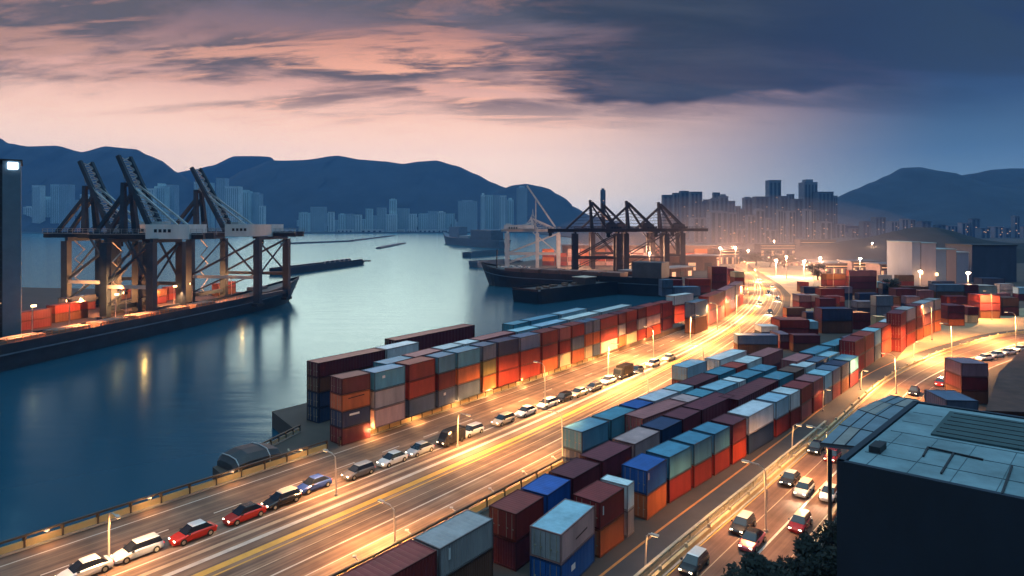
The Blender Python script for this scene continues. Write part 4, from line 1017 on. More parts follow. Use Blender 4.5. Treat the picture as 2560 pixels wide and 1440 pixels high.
# mid-harbour grey ship
p, q_ = G(1108, 608, WATER), G(1262, 622, WATER)
s2, R2 = ship('coaster', 'grey blue coaster lying in mid harbour before the far skyline', 'ship', q_, math.atan2((p-q_).y, (p-q_).x), (p-q_).length, 24, 10, 20, M_hulls, M_hulls, bow=.3, rub=False, bul=1.5)
l2 = (p-q_).length
MB().box(l2*.62, l2*.80, -7, 7, 12, 28).build('bridge_house', mat('bridge_paint', (.16, .22, .30), .6, 0, .2, .1), s2)
MB().box(l2*.10, l2*.40, -9, 9, 10.2, 24).build('cargo_stack', M_hulls, s2)
MB().tube([(l2*.84, 0, 14), (l2*.84, 0, 32)], .8, 6).build('mast', M_hulls, s2)
MB().box(l2*.45, l2*.60, -8, 8, 10.2, 15).build('hatch_cover', M_steell, s2)
# black ship at the wharf
wd_ = V((-.85, .53, 0)).normalized()
s3, R3 = ship('cargo_ship', 'black cargo ship with sharp bow, berthed under the lattice cranes', 'ship', V((-22, 340.5, WATER))-wd_*105+V((8, 4, 0)), math.atan2(wd_.y, wd_.x), 108, 15, 7.2, 11.0, M_hullk, M_deckk, bow=.2)
MB().box(6, 20, -5.5, 5.5, 7.2, 15).build('bridge_house', mat('ship_house_paint', (.12, .09, .09), .6, 0, .3, .3), s3)
hh = MB()
for k in range(6): hh.box(26+k*11, 35+k*11, -5, 5, 7.2, 9.6)
hh.build('hatch_cover', mat('rust_hatch', (.20, .09, .07), .7, 0, .4, .4), s3)
gg = MB()
for k in range(18): gg.box(80+k*1.1, 80.7+k*1.1, -4+rr_.uniform(-1, 1), -2.5+rr_.uniform(0, 1), 8, 9+rr_.uniform(.2, 1.6))
gg.build('deck_gear', M_steelw, s3)
MB().tube([(98, 0, 8), (98, 0, 19)], .3, 6).build('mast', M_hullk, s3)
# dark pier head in the corner below the container wall
ds = thing('pier_shelter', 'low dark rounded shelter on the pier head beside the highway parapet', 'shelter', UV(39.2, -76.3, 0), DROT)
rg = [(0, 2.0, .9), (.5, 2.3, 1.5), (2.0, 2.5, 1.9), (4.5, 2.5, 1.8), (6.2, 2.2, 1.3), (6.6, 1.9, .7)]
MB().loft([[(x, -w, 0), (x, -w, z*.55), (x, -w*.7, z*.92), (x, 0, z), (x, w*.7, z*.92), (x, w, z*.55), (x, w, 0)] for x, w, z in rg]).build('shell', mat('tarpaulin', (.028, .034, .042), .6, 0, .4, .8), ds)
for x, w, z in (rg[1], rg[3]): MB().tube([(x, -w-.03, .1), (x, -w-.03, z*.56), (x, -w*.7, z*.95), (x, 0, z+.05), (x, w*.7, z*.95), (x, w+.03, z*.56), (x, w+.03, .1)], .07, 6).build('hoop', M_steell, ds)
barrier('parapet', 'short weathered parapet along the dark pier below the containers', [UV(45.5, -78.6), UV(48, -79.6), UV(50.5, -80.6), UV(53, -81.6)], 1.0, M_rail, M_post, step=1.6)
pa = MB()
for rad in (3.0, 3.35):
    pass
arc = [UV(50.2+2.6*math.cos(a), -75.4+2.2*math.sin(a), .02) for a in [2.0+.16*k for k in range(12)]]
for a, b in zip(arc, arc[1:]): pa.bar(a, b, .22, .02)
tag(pa.build('pier_marking', M_cream), kind='structure')

# ------------------------------------------------------------------ wharf cranes, sheds
WR = math.radians(-2)
for i, (px, Yd, lab, legs, gr, gl_x) in enumerate([(1482, 372, 'black lattice crane with pointed frame at the black ship', (-10, 15), 26, -26), (1512, 430, 'dark pointed crane peeping out behind the black lattice crane', (-8, 14), 22, -20), (1574, 384, 'black lattice crane in the middle of the wharf', (-2, 22), 30, -22),
                                           (1655, 408, 'black lattice crane with long arm at the end of the wharf', (-6, 13), 30, -22)]):
    crane(lab, V(((px-1280)/F*Yd, Yd, 0)), WR, 1, gl_x, gr, legs, 13, (8, 15), M_steelk, M_steelk, raised=False, gz=25.5, apex=43.5, group='lattice cranes on the wharf', lw=2.5, foot=16, stay=-15, housem=M_steelk)
wg = crane('white gantry crane with one slanting jib at the tip of the wharf', V(((1290-1280)/F*420, 420, 0)), WR, 1, -10, 30, (-6, 14, 28), 16, (-8, 12), M_steelw, M_steelw, raised=False, gz=25., apex=34, group='lattice cranes on the wharf', lw=1.8, foot=26, stay=-2, post=11, housem=M_steelw)
jb = MB()
for s in (-1.2, 1.2): jb.bar((7.2, 8+s, 55.5), (26, 8+s, 28), .9, 1.1)
for k in range(9):
    a = k/9; jb.bar((7.2+18.8*a, 6.8, 55.5-27.5*a), (7.2+18.8*(a+.1), 9.2, 55.5-27.5*(a+.1)), .3)
jb.build('jib', M_steelw, wg)
MB().bar((13, 8, 26), (13, 8, 47), .8).build('jib_post', M_steelw, wg)
# transit shed behind the cranes
def shed(name, label, cat, loc, rz, Lx, Ly, h, wm, rm, doors=6, lit=True, group=None):
    r = thing(name, label, cat, loc, rz, group)
    w = MB().box(0, Lx, 0, Ly, 0, h)
    for k in range(int(Lx/2.5)): w.box(k*2.5, k*2.5+.25, -.15, 0, 0, h-.3)
    w.build('wall', wm, r)
    ro = MB().prism([(0, 0)]*0 or [(-1, -1), (Lx+1, -1), (Lx+1, Ly+1), (-1, Ly+1)], h, h+.6).build('roof', rm, r)
    for k in range(doors):
        x = Lx*(k+.25)/doors
        MB().box(x, x+Lx/doors*.45, -.30, -.17, .1, min(5, h*.6)).build('door', M_winlit if lit and k % 2 == 0 else M_deckk, r)
    return r
M_shedw = mat('shed_cladding', (.48, .30, .27), .7, 0, .35, .12, (1, 1, .4))
M_shedr = mat('shed_roof', (.20, .17, .18), .7, 0, .3, .2)
shed('transit_shed', 'long ribbed transit shed behind the stacks and wharf cranes', 'shed', V((40, 500, 0)), WR, 120, 30, 13, mat('dim_shed_cladding', (.20, .11, .10), .7, 0, .35, .12, (1, 1, .4)), M_shedr, 9)
shed('office_block', 'low brown wharf office with bright lit openings', 'building', V((70, 415, 0)), WR, 62, 12, 9, mat('brown_render', (.20, .11, .09), .8, 0, .3, .3), M_shedr, 6)
shed('warehouse_shed', 'dark low wharf shed with long curved grey roof', 'shed', V((64, 335, 0)), math.radians(42), 56, 9, 5.0, mat('umber_cladding', (.14, .07, .06), .8, 0, .3, .3), mat('grey_roof', (.30, .26, .26), .6, 0, .3, .3), 7)
for i, (x, y, z, p) in enumerate([(45, 440, 13, 52000), (80, 440, 13, 66000), (118, 446, 13, 60000), (40, 400, 12, 24000), (85, 395, 12, 26000), (70, 320, 10, 16000), (150, 430, 14, 45000), (150, 350, 12, 22000)]):
    fm = thing('floodlight_mast', 'wharf floodlight mast '+['before the pink shed, near the white gantry', 'before the middle of the pink shed', 'at the inland end of the pink shed', 'among the ship-side crane legs', 'between the middle crane legs', 'by the barge', 'behind the last lattice crane', 'beside the wharf corner stack'][i], 'floodlight', (x, y, 0), 0, 'floodlights on the wharf')
    MB().tube([(0, 0, 0), (0, 0, z)], .2, 6, .12).build('mast', M_lampp, fm); MB().box(-.5, .5, -.3, .3, z-.1, z+.35).build('lens', M_lampon, fm)
    light('flood_light', (0, -.9, z), p, (1, .50, .27), .6, fm)
# port quarter beyond the plaza: sheds and offices with lamps
M_off = mat('office_wall', (.30, .21, .22), .8, 0, .35, .2, (1, 1, 3))
for i, (x0, x1, yt, yb, col) in enumerate([(1740, 1800, 640, 668, M_shedw), (1800, 1850, 625, 660, M_off), (2060, 2130, 660, 690, M_off), (2130, 2200, 655, 692, M_off), (2200, 2282, 662, 700, M_off), (1900, 1990, 612, 640, M_off), (2000, 2090, 600, 630, M_off), (1960, 2050, 655, 664, M_shedw)]):
    Yd = F*CAMH/(yb-HY); X0, X1 = (x0-1280)/F*Yd, (x1-1280)/F*Yd; h = (yb-yt)/F*Yd
    o = shed('port_office', ['pink low store beyond the wharf corner', 'taller dim store behind the pink one', 'brown port office with lit openings, before the plaza', 'middle brown port office of the lit group', 'long port office next to the pale slabs', 'dim hall at the foot of the skyline', 'grey hall at the foot of the hill', 'low glowing shelter along the plaza'][i], 'building', V((X0, Yd, 0)), 0, X1-X0, 14, h, col, M_shedr, 7, group='low port buildings')
    for k in range(3 if h > 6 else 0):
        MB().box(1, X1-X0-1, -.34, -.16, h*(.68+.1*k), h*(.68+.1*k)+.5).build('window', M_winlit if (i+k) % 2 else M_glass, o)
for i, (px, py, z, p) in enumerate([(1800, 660, 12, 45000), (1870, 655, 9, 26000), (1940, 690, 9, 60000), (2010, 694, 9, 60000), (2050, 682, 9, 50000), (2245, 672, 11, 22000), (2150, 705, 12, 9000), (2300, 730, 9, 9000), (2420, 745, 10, 9000), (1935, 630, 12, 30000), (2030, 626, 12, 20000), (2180, 640, 12, 9000)]):
    b_ = G(px, py)
    fm = thing('floodlight_mast', 'glowing port lamp '+['like a round moon beyond the wharf corner', 'before the small dark mound', 'on the plaza behind the highway', 'on the plaza beside the mound', 'before the first brown office', 'brightest before the long office', 'over the tall brown stack', 'at the foot of the pale slabs', 'over the dark far stacks', 'behind the dark mound', 'on the slope road', 'on the slope of the dark hill'][i], 'floodlight', b_, 0, 'lamps of the port quarter')
    MB().tube([(0, 0, 0), (0, 0, z)], .22, 6, .14).build('mast', M_lampp, fm); MB().box(-.7, .7, -.3, .3, z-.2, z+.5).build('lens', M_lampw, fm)
    light('flood_light', (0, -1, z-.5), p, (1, .58, .33), .7, fm)
# ------------------------------------------------------------------ pale slab tower group
sl = thing('slab_building', 'pale lilac slab building of staggered upright blocks above the far yard', 'building', A(2280, 715, 300))
k_ = 300/F
for nm, x0, x1, top, dep, c in (('block', 0, 21, 612, 20, (.38, .40, .48)), ('block', 23, 60, 614, 24, (.46, .40, .44)), ('block', 61, 90, 630, 26, (.24, .30, .40)), ('block', 91, 115, 630, 25, (.50, .34, .30)), ('block', 116, 146, 638, 22, (.20, .26, .38))):  # fourth block has its orange light worked into the wall colour
    h = (720-top)*k_
    bl = MB().box(x0*k_, x1*k_, (0 if x0 < 60 else 1.2), dep, -1, h).build(nm, mat('slab_render_%d' % x0, c, .75, 0, .15, .2, (1, 1, .3)), sl)
    MB().box(x0*k_-.2, x1*k_+.2, (-.2 if x0 < 60 else 1.0), dep, h, h+.5).build('roof', mat('slab_roof', (.35, .42, .46), .7, 0, .2, .3), bl)
for x, z in ((22, 30), (60, 26)): MB().box(x*k_-.3, x*k_+.5, -.8, -.25, z*k_, z*k_+1.3).build('wall_lamp', M_lampon, sl)
light('wall_light', A(2303, 690, 297), 500, WARM, .2); light('wall_light', A(2341, 700, 296), 500, WARM, .2)
db = thing('slab_building', 'broad dark blue windowless block behind the pale slabs', 'building', A(2430, 712, 330))
MB().box(0, 23, 0, 20, -1.2, 20).build('wall', mat('navy_cladding', (.045, .065, .115), .7, 0, .3, .2, (1, 1, .3)), db)
MB().box(-.3, 23.3, -.3, 20.3, 20, 20.6).build('roof', M_dark, db)
# ------------------------------------------------------------------ warehouse in the corner
wh = thing('warehouse', 'dark navy warehouse with a broad pale blue flat roof', 'warehouse', (0, 0, 0))
zr = 14.0
a0 = G(2092, 1152, zr); a0.z = 0; wd2 = RV.copy(); wb2 = V((.70, .714, 0)).normalized()
c_ = [a0, a0+wd2*34, a0+wd2*34+wb2*20.5, a0+wb2*20.5]
M_navyw = mat('navy_wall', (.010, .022, .040), .6, 0, .35, .2, (1, 1, .4))
M_roofb = mat('roof_membrane', (.17, .265, .305), .75, 0, .5, .25)
MB().prism([(p.x, p.y) for p in c_], 0, zr-.35).build('wall', M_navyw, wh)
ins = lambda a, b: a0+wd2*a+wb2*b
MB().prism([(p.x, p.y) for p in (ins(.5, .45), ins(33.5, .45), ins(33.5, 20), ins(.5, 20))], zr-.35, zr-.06).build('roof', M_roofb, wh)
pp = MB()
for p, q_ in ((ins(0, .2), ins(34, .2)), (ins(34, .2), ins(34, 20.4)), (ins(34, 20.3), ins(0, 20.3)), (ins(.2, 20.3), ins(.2, 0))):
    pp.bar(V((p.x, p.y, zr-.18)), V((q_.x, q_.y, zr-.18)), .4, .45)
pp.build('parapet', M_navyw, wh)
sp_ = MB()                                   # standing seams
for k in range(14):
    p, q_ = ins(1.6+k*2.3, .6), ins(1.6+k*2.3, 9.8); sp_.bar(V((p.x, p.y, zr-.05)), V((q_.x, q_.y, zr-.05)), .035, .04)
for b in (3.3, 6.6, 9.8):
    p, q_ = ins(.8, b), ins(33, b); sp_.bar(V((p.x, p.y, zr-.05)), V((q_.x, q_.y, zr-.05)), .05, .05)
for a, b in ((.8, 13.2), (.8, 16.6)):
    p, q_ = ins(a, b), ins(2.9, b); sp_.bar(V((p.x, p.y, zr-.05)), V((q_.x, q_.y, zr-.05)), .05, .05)
sp_.build('roof_seam', mat('seam_metal', (.07, .12, .15), .6, 0, .2, 1), wh)
MB().prism([(p.x, p.y) for p in (ins(3.3, 10.4), ins(33, 10.4), ins(33, 18.4), ins(3.1, 18.4))], zr-.06, zr+.10).build('roof_deck', mat('dark_roof_deck', (.035, .075, .085), .75, 0, .3, .5), wh)
rd_ = MB()
for k in range(6):
    p, q_ = ins(3.5, 11.2+k*1.3), ins(32.8, 11.2+k*1.3); rd_.bar(V((p.x, p.y, zr+.12)), V((q_.x, q_.y, zr+.12)), .07, .05)
rd_.build('deck_batten', M_dark, wh)
for a, b in (((2320, 1118), (2458, 1149)), ((2384, 1133), (2353, 1183)), ((2320, 1118), (2308, 1140)), ((2530, 1165), (2505, 1235))): MB().bar(G(*a, zr+.02), G(*b, zr+.02), .11, .12).build('roof_pipe', M_dark, wh)
for a, b, sz in (): MB().box(ins(a, b).x-sz/2, ins(a, b).x+sz/2, ins(a, b).y-sz/2, ins(a, b).y+sz/2, zr-.06, zr+.45).build('roof_vent', M_housew, wh)
MB().prism([(q.x, q.y) for q in (ins(1.0, 3.4), ins(1.7, 3.4), ins(1.7, 5.0), ins(1.0, 5.0))], zr-.06, zr+.40).build('roof_hatch', M_dark, wh)
# the lower canopy beside it
zc = 9.0
ca = [G(2064, 1106, zc), G(2128, 1118, zc), G(2200, 1060, zc-.2), G(2282, 1008, zc), G(2228, 992, zc), G(2150, 1035, zc)]
cn = MB(); ca2 = [G(2050, 1108, zc), G(2098, 1062, zc), G(2145, 1024, zc), G(2190, 1002, zc), G(2224, 988, zc)]
cb2 = [G(2150, 1120, zc), G(2186, 1082, zc), G(2222, 1050, zc), G(2262, 1020, zc), G(2296, 1002, zc)]
cn.loft([[V((a.x, a.y, zc-.3)), V((b.x, b.y, zc-.3)), V((b.x, b.y, zc+.05)), V((a.x, a.y, zc+.0))] for a, b in zip(ca2, cb2)])
cn.build('canopy', mat('canopy_sheet', (.15, .21, .26), .7, 0, .35, .3), wh)
cs_ = MB()
for a, b in zip(ca2, cb2): cs_.bar(V((a.x, a.y, zc+.04)), V((b.x, b.y, zc+.09)), .12, .06)
for f in (.30, .62): cs_.tube([V((a.x*(1-f)+b.x*f, a.y*(1-f)+b.y*f, zc+.04)) for a, b in zip(ca2, cb2)], .06, 4)
cs_.build('canopy_seam', M_dark, wh)
cp = MB()
for i_, f0, f1 in ((0, .32, .60), (2, .05, .55), (3, .65, .95)):
    a, b, c, d = (ca2[i_]*(1-f0)+cb2[i_]*f0, ca2[i_]*(1-f1)+cb2[i_]*f1, ca2[i_+1]*(1-f1)+cb2[i_+1]*f1, ca2[i_+1]*(1-f0)+cb2[i_+1]*f0)
    cp.poly([V((q.x, q.y, zc+.068)) for q in (a, b, c, d)])
cp.build('canopy_patch', mat('canopy_patch_sheet', (.25, .24, .23), .7, 0, .3, .5), wh)
for a in (ca2[0], ca2[2], ca2[4]): MB().tube([(a.x+.8, a.y-.3, 0), (a.x+.8, a.y-.3, zc-.5)], .18, 6).build('canopy_post', M_dark, wh)
# truck trailers / stacked boxes and bank behind the warehouse
yard('behind the warehouse roof, with bluish top', 2372, 2446, 1000, 1075, 'navy,slate', rz=-.1, dep=6, group='boxes behind the warehouse')
yard('tall brown one behind the bluish-topped box', 2408, 2470, 908, 1010, 'brown,maroon,mauve', rz=-.1, dep=5, group='boxes behind the warehouse')
bk = MB(); b0 = [G(2450, 1090), G(2480, 980), G(2560, 890), G(2700, 860), G(2900, 860), G(2900, 1100)]
bk.loft([[V((p.x, p.y, 0)) for p in b0], [V((p.x+2.5*(.3+i*.1), p.y-.8*i*.4, 3.6)) for i, p in enumerate(b0)]])
tag(bk.build('embankment', mat('embankment_soil', (.10, .045, .035), .9, 0, .5, .3, bump=.5)), kind='structure')
# crash barriers beyond the side road, next to the warehouse wall
barrier('guard_rail', 'reddish steel guard rail climbing beside the warehouse corner', [UV(u, -13.6-.02*u) for u in range(48, 92, 4)], 1.0, mat('ruddy_rail', (.30, .14, .10), .6, 0, .4, 1), M_rail, step=4)
barrier('guard_rail', 'pale steel guard rail below the warehouse corner', [UV(u, -12.0-.02*u) for u in range(48, 84, 4)], 1.0, M_rail, M_rail, step=4)
# ------------------------------------------------------------------ black shrubs and trees
def foliage(mb, c, r, n, leaf, rnd):
    for _ in range(n):
        while True:
            q = V((rnd.uniform(-1, 1), rnd.uniform(-1, 1), rnd.uniform(-1, 1)))
            if q.length < 1: break
        q = V((q.x*r[0], q.y*r[1], q.z*r[2])) + V(c)
        a = V((rnd.gauss(0, 1), rnd.gauss(0, 1), rnd.gauss(0, 1))).normalized(); b = a.orthogonal().normalized()
        s = leaf*rnd.uniform(.5, 1.3)
        mb.poly([q-a*s, q+b*s*.45, q+a*s, q-b*s*.45])
def shrub(name, label, cat, loc, h, spread, group, seed, m=M_leaf, clumps=9, per=170, leaf=.22, trunk=True):
    rnd = random.Random(seed); r = thing(name, label, cat, loc, 0, group)
    st = MB(); fo = MB()
    st.tube([(0, 0, 0), (rnd.uniform(-.1, .1)*h, 0, h*.35), (0, rnd.uniform(-.1, .1)*h, h*.7)], .05*h, 6, .015*h)
    for k in range(clumps):
        a = rnd.uniform(0, 6.28); d = spread*math.sqrt(rnd.random())*.8; z = h*rnd.uniform(.35, .92)
        c = (d*math.cos(a), d*math.sin(a), z)
        st.tube([(0, 0, h*.3), ((c[0])*.5, c[1]*.5, z*.7), c], .018*h, 5, .006*h)
        foliage(fo, c, (spread*rnd.uniform(.28, .5), spread*rnd.uniform(.28, .5), h*rnd.uniform(.12, .22)), per, leaf, rnd)
    st.build('trunk', M_bark, r); fo.build('crown', m, r)
    return r
for i, (px, py, h, s) in enumerate([(1905, 1462, 5.5, 2.4), (1965, 1438, 6.5, 2.8), (2025, 1400, 7.5, 2.8), (2070, 1372, 8.0, 2.4), (1930, 1500, 6, 4), (2030, 1480, 7, 4.5)]):
    b_ = A(px, py, 46+i*.6); b_.z = 0
    hh_ = CAMH-(py-40-HY)/F*(46+i*.6)
    shrub('shrub', 'black leafy bush below the warehouse, '+['first at the picture bottom', 'with a gap showing the road', 'against the dark red estate car', 'touching the warehouse wall', 'lowest in the corner', 'deep in the corner shade'][i], 'bush', b_, max(3, hh_), s, 'black bushes below the warehouse', 20+i, clumps=12, per=220, leaf=.24)
for i, (px, py, h, s) in enumerate([(2232, 740, 7, 4), (2045, 700, 8, 6), (1925, 668, 12, 18), (1890, 664, 10, 14), (1960, 668, 8, 10)]):
    shrub('tree', ['small dark tree among the far containers', 'pale lit tree beside the tall lamp mast', 'broad dark tree on the mound beyond the highway', 'rounded tree on the near side of the mound', 'low tree trailing off the mound'][i], 'tree', G(px, py), h, s, 'trees in the port quarter', 50+i, mat('dusky_foliage', (.05, .05, .035), .8, 0, .5, 1), clumps=12, per=120, leaf=.5)
# ------------------------------------------------------------------ hills
def ridge(name, pts, Yd, depth, m, base_py=None, rough=.012, seed=0, front=None):
    """a hill range: its skyline points stand at depth Yd, slopes fall to the ground before and behind it"""
    rnd = random.Random(seed); sk = []
    for i in range(len(pts)-1):
        (x0, y0), (x1, y1) = pts[i], pts[i+1]; n = max(2, int(abs(x1-x0)/6))
        for k in range(n):
            t = k/n; t2 = t*t*(3-2*t)*.5+t*.5
            sk.append((x0+(x1-x0)*t, y0+(y1-y0)*t2))
    sk.append(pts[-1]); front = front or depth
    rows = 26; vs = []; fs = []; K = len(sk)
    for j in range(rows+1):
        s = j/rows*2-1                       # -1 front foot, 0 crest, 1 back foot
        for i, (px, py) in enumerate(sk):
            c = A(px, py, Yd); hgt = c.z+2
            prof = (1-abs(s))**1.15
            y = Yd+(depth if s > 0 else front)*s
            nz = mnoise.fractal(V((c.x/Yd*9, y/Yd*9, seed*3.1)), .9, 2.2, 6)
            z = hgt*prof-2
            amp = abs(hgt)*(.10 if abs(s) > .02 else rough)*(1-abs(s)*.6)
            z += nz*amp
            vs.append((c.x+nz*hgt*.2*(abs(s) > .02), y, z if abs(s) < .999 else -4))
    for j in range(rows):
        for i in range(K-1):
            a = j*K+i; fs.append((a, a+1, a+1+K, a+K))
    me = bpy.data.meshes.new(name); me.from_pydata(vs, [], fs); me.materials.append(m)
    for p in me.polygons: p.use_smooth = True
    o = bpy.data.objects.new(name, me); C.objects.link(o); return tag(o, kind='structure')
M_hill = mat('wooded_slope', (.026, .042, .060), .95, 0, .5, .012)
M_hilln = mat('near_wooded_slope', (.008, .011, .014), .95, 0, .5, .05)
ridge('hills', [(-160, 330), (-60, 338), (0, 345), (20, 358), (70, 366), (140, 363), (205, 380), (265, 366), (340, 372), (372, 388), (405, 402), (428, 424), (470, 450), (520, 490), (580, 540)], 3000, 700, M_hill, seed=1)
ridge('hills', [(380, 470), (440, 432), (480, 425), (530, 414), (585, 391), (648, 392), (672, 400), (740, 420), (800, 450), (900, 540)], 3900, 350, M_hill, seed=2)
ridge('hills', [(440, 560), (500, 490), (560, 452), (610, 425), (680, 400), (760, 399), (845, 388), (900, 398), (960, 403), (1010, 410), (1050, 405), (1090, 402), (1140, 415), (1190, 436), (1230, 456), (1262, 468), (1300, 490), (1360, 540)], 3350, 800, M_hill, seed=3)
ridge('hills', [(1150, 545), (1200, 505), (1255, 472), (1285, 463), (1315, 460), (1355, 467), (1395, 486), (1430, 515), (1480, 540), (1560, 556)], 3000, 500, M_hill, seed=4)
ridge('hills', [(1980, 545), (2040, 522), (2090, 498), (2135, 474), (2180, 456), (2215, 440), (2255, 420), (2300, 418), (2345, 428), (2385, 440), (2430, 434), (2480, 424), (2530, 420), (2600, 420), (2760, 440), (2900, 470)], 2300, 900, M_hill, seed=5)
ridge('dark_hill', [(1860, 640), (1920, 626), (2000, 615), (2100, 606), (2180, 594), (2240, 576), (2290, 567), (2340, 569), (2390, 584), (2450, 600), (2540, 608), (2700, 600), (2900, 590)], 640, 170, M_hilln, seed=6, rough=.05)
# ------------------------------------------------------------------ far skyline
def tower(label, px0, px1, top, base, Yd, m, wm, group, rnd):
    X0, X1 = (px0-1280)/F*Yd, (px1-1280)/F*Yd; h = CAMH-(top-HY)/F*Yd; w = X1-X0; dp = w*rnd.uniform(.7, 1.1)
    r = thing('tower_block', label, 'tower', (X0, Yd, 0), 0, group)
    wl = MB().box(0, w, 0, dp, 0, h)
    if rnd.random() < .45: wl.box(w*.2, w*.75, dp*.2, dp*.8, h, h+rnd.uniform(.03, .07)*h)
    wl.build('wall', m, r)
    n = max(2, int(w/7)); b = MB()
    for k in range(n):
        x = w*(k+.25)/n
        b.box(x, x+w/n*.5, -.6, -.05, h*.04, h*.96)
    b.build('window_strip', wm, r)
    MB().box(-.4, w+.4, -.9, dp+.4, h, h+.8).build('roof', m, r)
    if Yd < 1500:
        for _ in range(3):
            x, z = rnd.uniform(.1, .8)*w, rnd.uniform(.12, .8)*h; MB().box(x, x+2.2, -.75, -.62, z, z+1.6).build('lit_window', M_winlit, r)
    return r
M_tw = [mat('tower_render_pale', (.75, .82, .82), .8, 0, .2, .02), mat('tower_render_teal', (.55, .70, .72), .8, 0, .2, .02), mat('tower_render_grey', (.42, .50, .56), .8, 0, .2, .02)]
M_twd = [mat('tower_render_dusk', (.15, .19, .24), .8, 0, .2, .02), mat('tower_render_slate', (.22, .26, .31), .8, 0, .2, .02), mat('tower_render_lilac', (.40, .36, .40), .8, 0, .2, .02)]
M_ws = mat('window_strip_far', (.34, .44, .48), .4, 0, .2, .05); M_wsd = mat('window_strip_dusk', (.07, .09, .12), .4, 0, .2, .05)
rnd = random.Random(11); nlab = {}
def desc(kind, w, h, where):
    s = ('slender' if w < 22 else 'broad' if w > 38 else 'mid-width')
    e = ('very tall' if h > 130 else 'tall' if h > 90 else 'medium-height' if h > 60 else 'low')
    base_ = f'{e} {s} {kind} tower {where}'
    nlab[base_] = nlab.get(base_, 0)+1
    return base_ if nlab[base_] == 1 else f'{base_}, {ORD[nlab[base_]-1]} from the cranes'
LW = [(80, 100, 463, 'between the black tower and first crane'), (126, 146, 461, 'behind the first crane mast'), (147, 172, 461, 'behind the first crane mast'), (58, 80, 518, 'beside the black tower'), (100, 128, 497, 'between the black tower and first crane'), (172, 196, 500, 'behind the first crane mast'), (200, 226, 486, 'behind the first boom'),
      (330, 352, 472, 'between the second and third booms'), (356, 366, 500, 'between the second and third booms'), (366, 384, 471, 'between the second and third booms'), (386, 412, 466, 'between the second and third booms'), (414, 436, 462, 'beside the third boom'), (485, 505, 455, 'behind the third boom'), (506, 528, 457, 'behind the third boom'),
      (540, 562, 445, 'past the third boom'), (562, 596, 466, 'past the third boom'), (600, 622, 478, 'past the third boom'), (622, 648, 484, 'past the third boom'), (648, 660, 515, 'at the end of the crane-side skyline'),
      (747, 770, 532, 'under the long mountain'), (776, 810, 517, 'under the long mountain'), (820, 834, 530, 'under the long mountain'), (846, 862, 536, 'under the long mountain'), (864, 882, 535, 'under the long mountain'), (884, 902, 537, 'under the long mountain'),
      (914, 930, 522, 'under the long mountain'), (942, 964, 519, 'under the long mountain'), (966, 990, 536, 'under the long mountain'), (973, 990, 499, 'under the long mountain'), (993, 1021, 521, 'under the long mountain'), (1023, 1040, 535, 'under the long mountain'),
      (1049, 1070, 534, 'near the mid harbour ship'), (1070, 1092, 528, 'near the mid harbour ship'), (1092, 1112, 531, 'near the mid harbour ship'), (1113, 1136, 534, 'near the mid harbour ship'), (1145, 1191, 503, 'near the mid harbour ship'), (1202, 1213, 488, 'beside the white gantry'), (1215, 1232, 488, 'beside the white gantry'),
      (1233, 1248, 488, 'beside the white gantry'), (1249, 1266, 489, 'beside the white gantry'), (1268, 1284, 500, 'beside the white gantry'), (1292, 1318, 470, 'behind the white gantry jib')]
for i, (x0, x1, tp, wh_) in enumerate(LW):
    kind = ['pale', 'teal', 'grey'][i % 3]
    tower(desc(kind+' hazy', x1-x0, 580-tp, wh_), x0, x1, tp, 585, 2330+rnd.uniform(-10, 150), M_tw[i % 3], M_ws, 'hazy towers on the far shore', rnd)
rs = random.Random(21)
x = 742
while x < 1145:
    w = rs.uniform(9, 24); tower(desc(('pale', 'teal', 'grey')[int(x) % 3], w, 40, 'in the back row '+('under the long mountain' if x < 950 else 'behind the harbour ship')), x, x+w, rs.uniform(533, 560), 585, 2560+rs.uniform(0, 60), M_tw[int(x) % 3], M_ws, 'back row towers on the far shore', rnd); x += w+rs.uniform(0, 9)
x = 2090
while x < 2570:
    w = rs.uniform(12, 28); tower(desc('dusky', w, 40, 'in the hill town '+('beside the skyline' if x < 2250 else 'behind the dark hill' if x < 2420 else 'over the navy block')), x, x+w, rs.uniform(538, 572), 600, 1330+rs.uniform(0, 60), M_twd[int(x) % 3], M_wsd, 'hill town blocks', rnd); x += w+rs.uniform(2, 16)
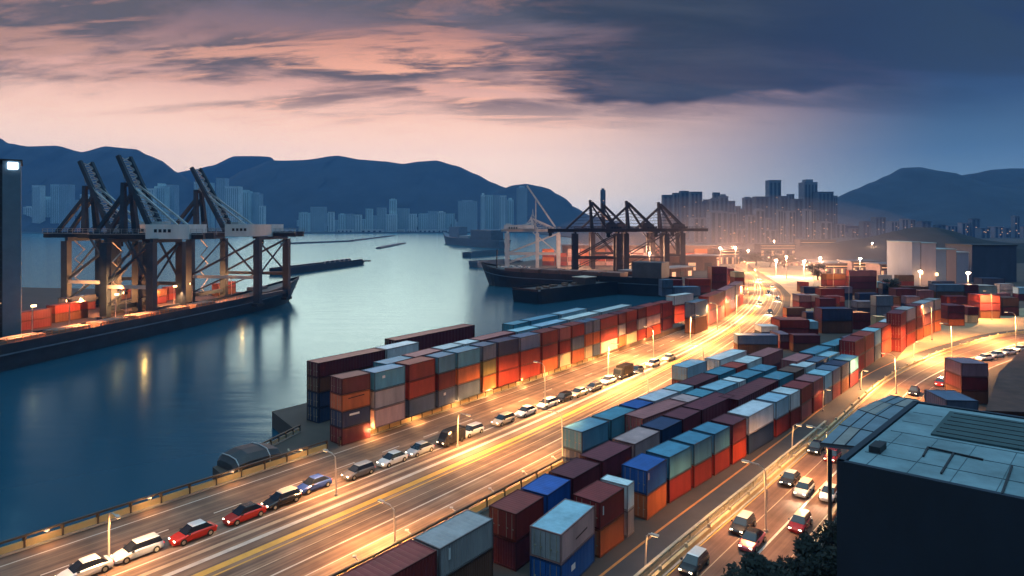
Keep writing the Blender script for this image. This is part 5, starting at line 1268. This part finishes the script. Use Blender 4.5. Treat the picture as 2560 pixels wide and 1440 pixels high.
RW = [(1658, 1682, 488), (1684, 1702, 483), (1702, 1722, 478), (1727, 1756, 480), (1757, 1778, 504), (1778, 1798, 498), (1784, 1800, 482), (1800, 1821, 491), (1822, 1838, 503), (1839, 1852, 516), (1852, 1863, 524), (1862, 1882, 495), (1890, 1922, 492), (1923, 1953, 451), (1953, 1970, 491), (1972, 1986, 486), (1986, 2008, 498), (2011, 2044, 456), (2046, 2084, 480), (2084, 2094, 490), (1502, 1514, 476)]
for i, (x0, x1, tp) in enumerate(RW):
    wh_ = 'behind the last wharf crane' if x0 < 1720 else 'behind the wharf crane arm' if x0 < 1850 else 'above the glowing port road' if x0 < 1980 else 'against the hill foot'
    if x0 < 1510: wh_ = 'poking up between the lattice cranes'
    tower(desc('dark blue', x1-x0, 600-tp, wh_), x0, x1, tp, 600, 1250+rnd.uniform(0, 220), M_twd[i % 2], M_wsd, 'dusky towers beyond the port', rnd)
RW2 = [(1735, 1775, 545), (1777, 1820, 530), (1822, 1842, 532), (1868, 1888, 538), (1890, 1912, 525), (1915, 1928, 546), (1945, 1958, 525), (1958, 1972, 528), (1972, 1990, 528), (2012, 2026, 524), (2028, 2040, 526), (2050, 2080, 556), (1842, 1896, 574), (1897, 1940, 576)]
for i, (x0, x1, tp) in enumerate(RW2):
    wh_ = 'fronting the dark towers by the crane arm' if x0 < 1850 else 'fronting the dark towers above the port road' if x0 < 1980 else 'fronting the dark towers at the hill foot'
    tower(desc('lilac', x1-x0, 610-tp, wh_), x0, x1, tp, 610, 950+rnd.uniform(0, 120), M_twd[2], M_wsd, 'lilac blocks before the dark towers', rnd)
# low quayside sheds along the far shore
FS = [(846, 885, 'pale low shed on the far shore below the domed towers'), (905, 960, 'whitish low shed on the far shore in the middle'), (995, 1012, 'small white shed on the far shore'), (1020, 1044, 'white low shed before the square tower'), (1048, 1092, 'long white low shed before the square tower'), (1096, 1130, 'white shed beside the coaster'), (1215, 1250, 'white low shed behind the coaster'), (560, 640, 'pale shed past the third crane'), (664, 740, 'grey long shed at the start of the far shore')]
for x0, x1, lab in FS:
    Yd = 2300; X0, X1 = (x0-1280)/F*Yd, (x1-1280)/F*Yd
    shed('waterfront_shed', lab, 'shed', V((X0, Yd-20, 1.2)), 0, X1-X0, 20, 9, mat('white_shed_wall', (.66, .68, .68), .7, 0, .2, .05), mat('white_shed_roof', (.7, .74, .76), .6, 0, .1, .05), 4, lit=False, group='sheds along the far shore')
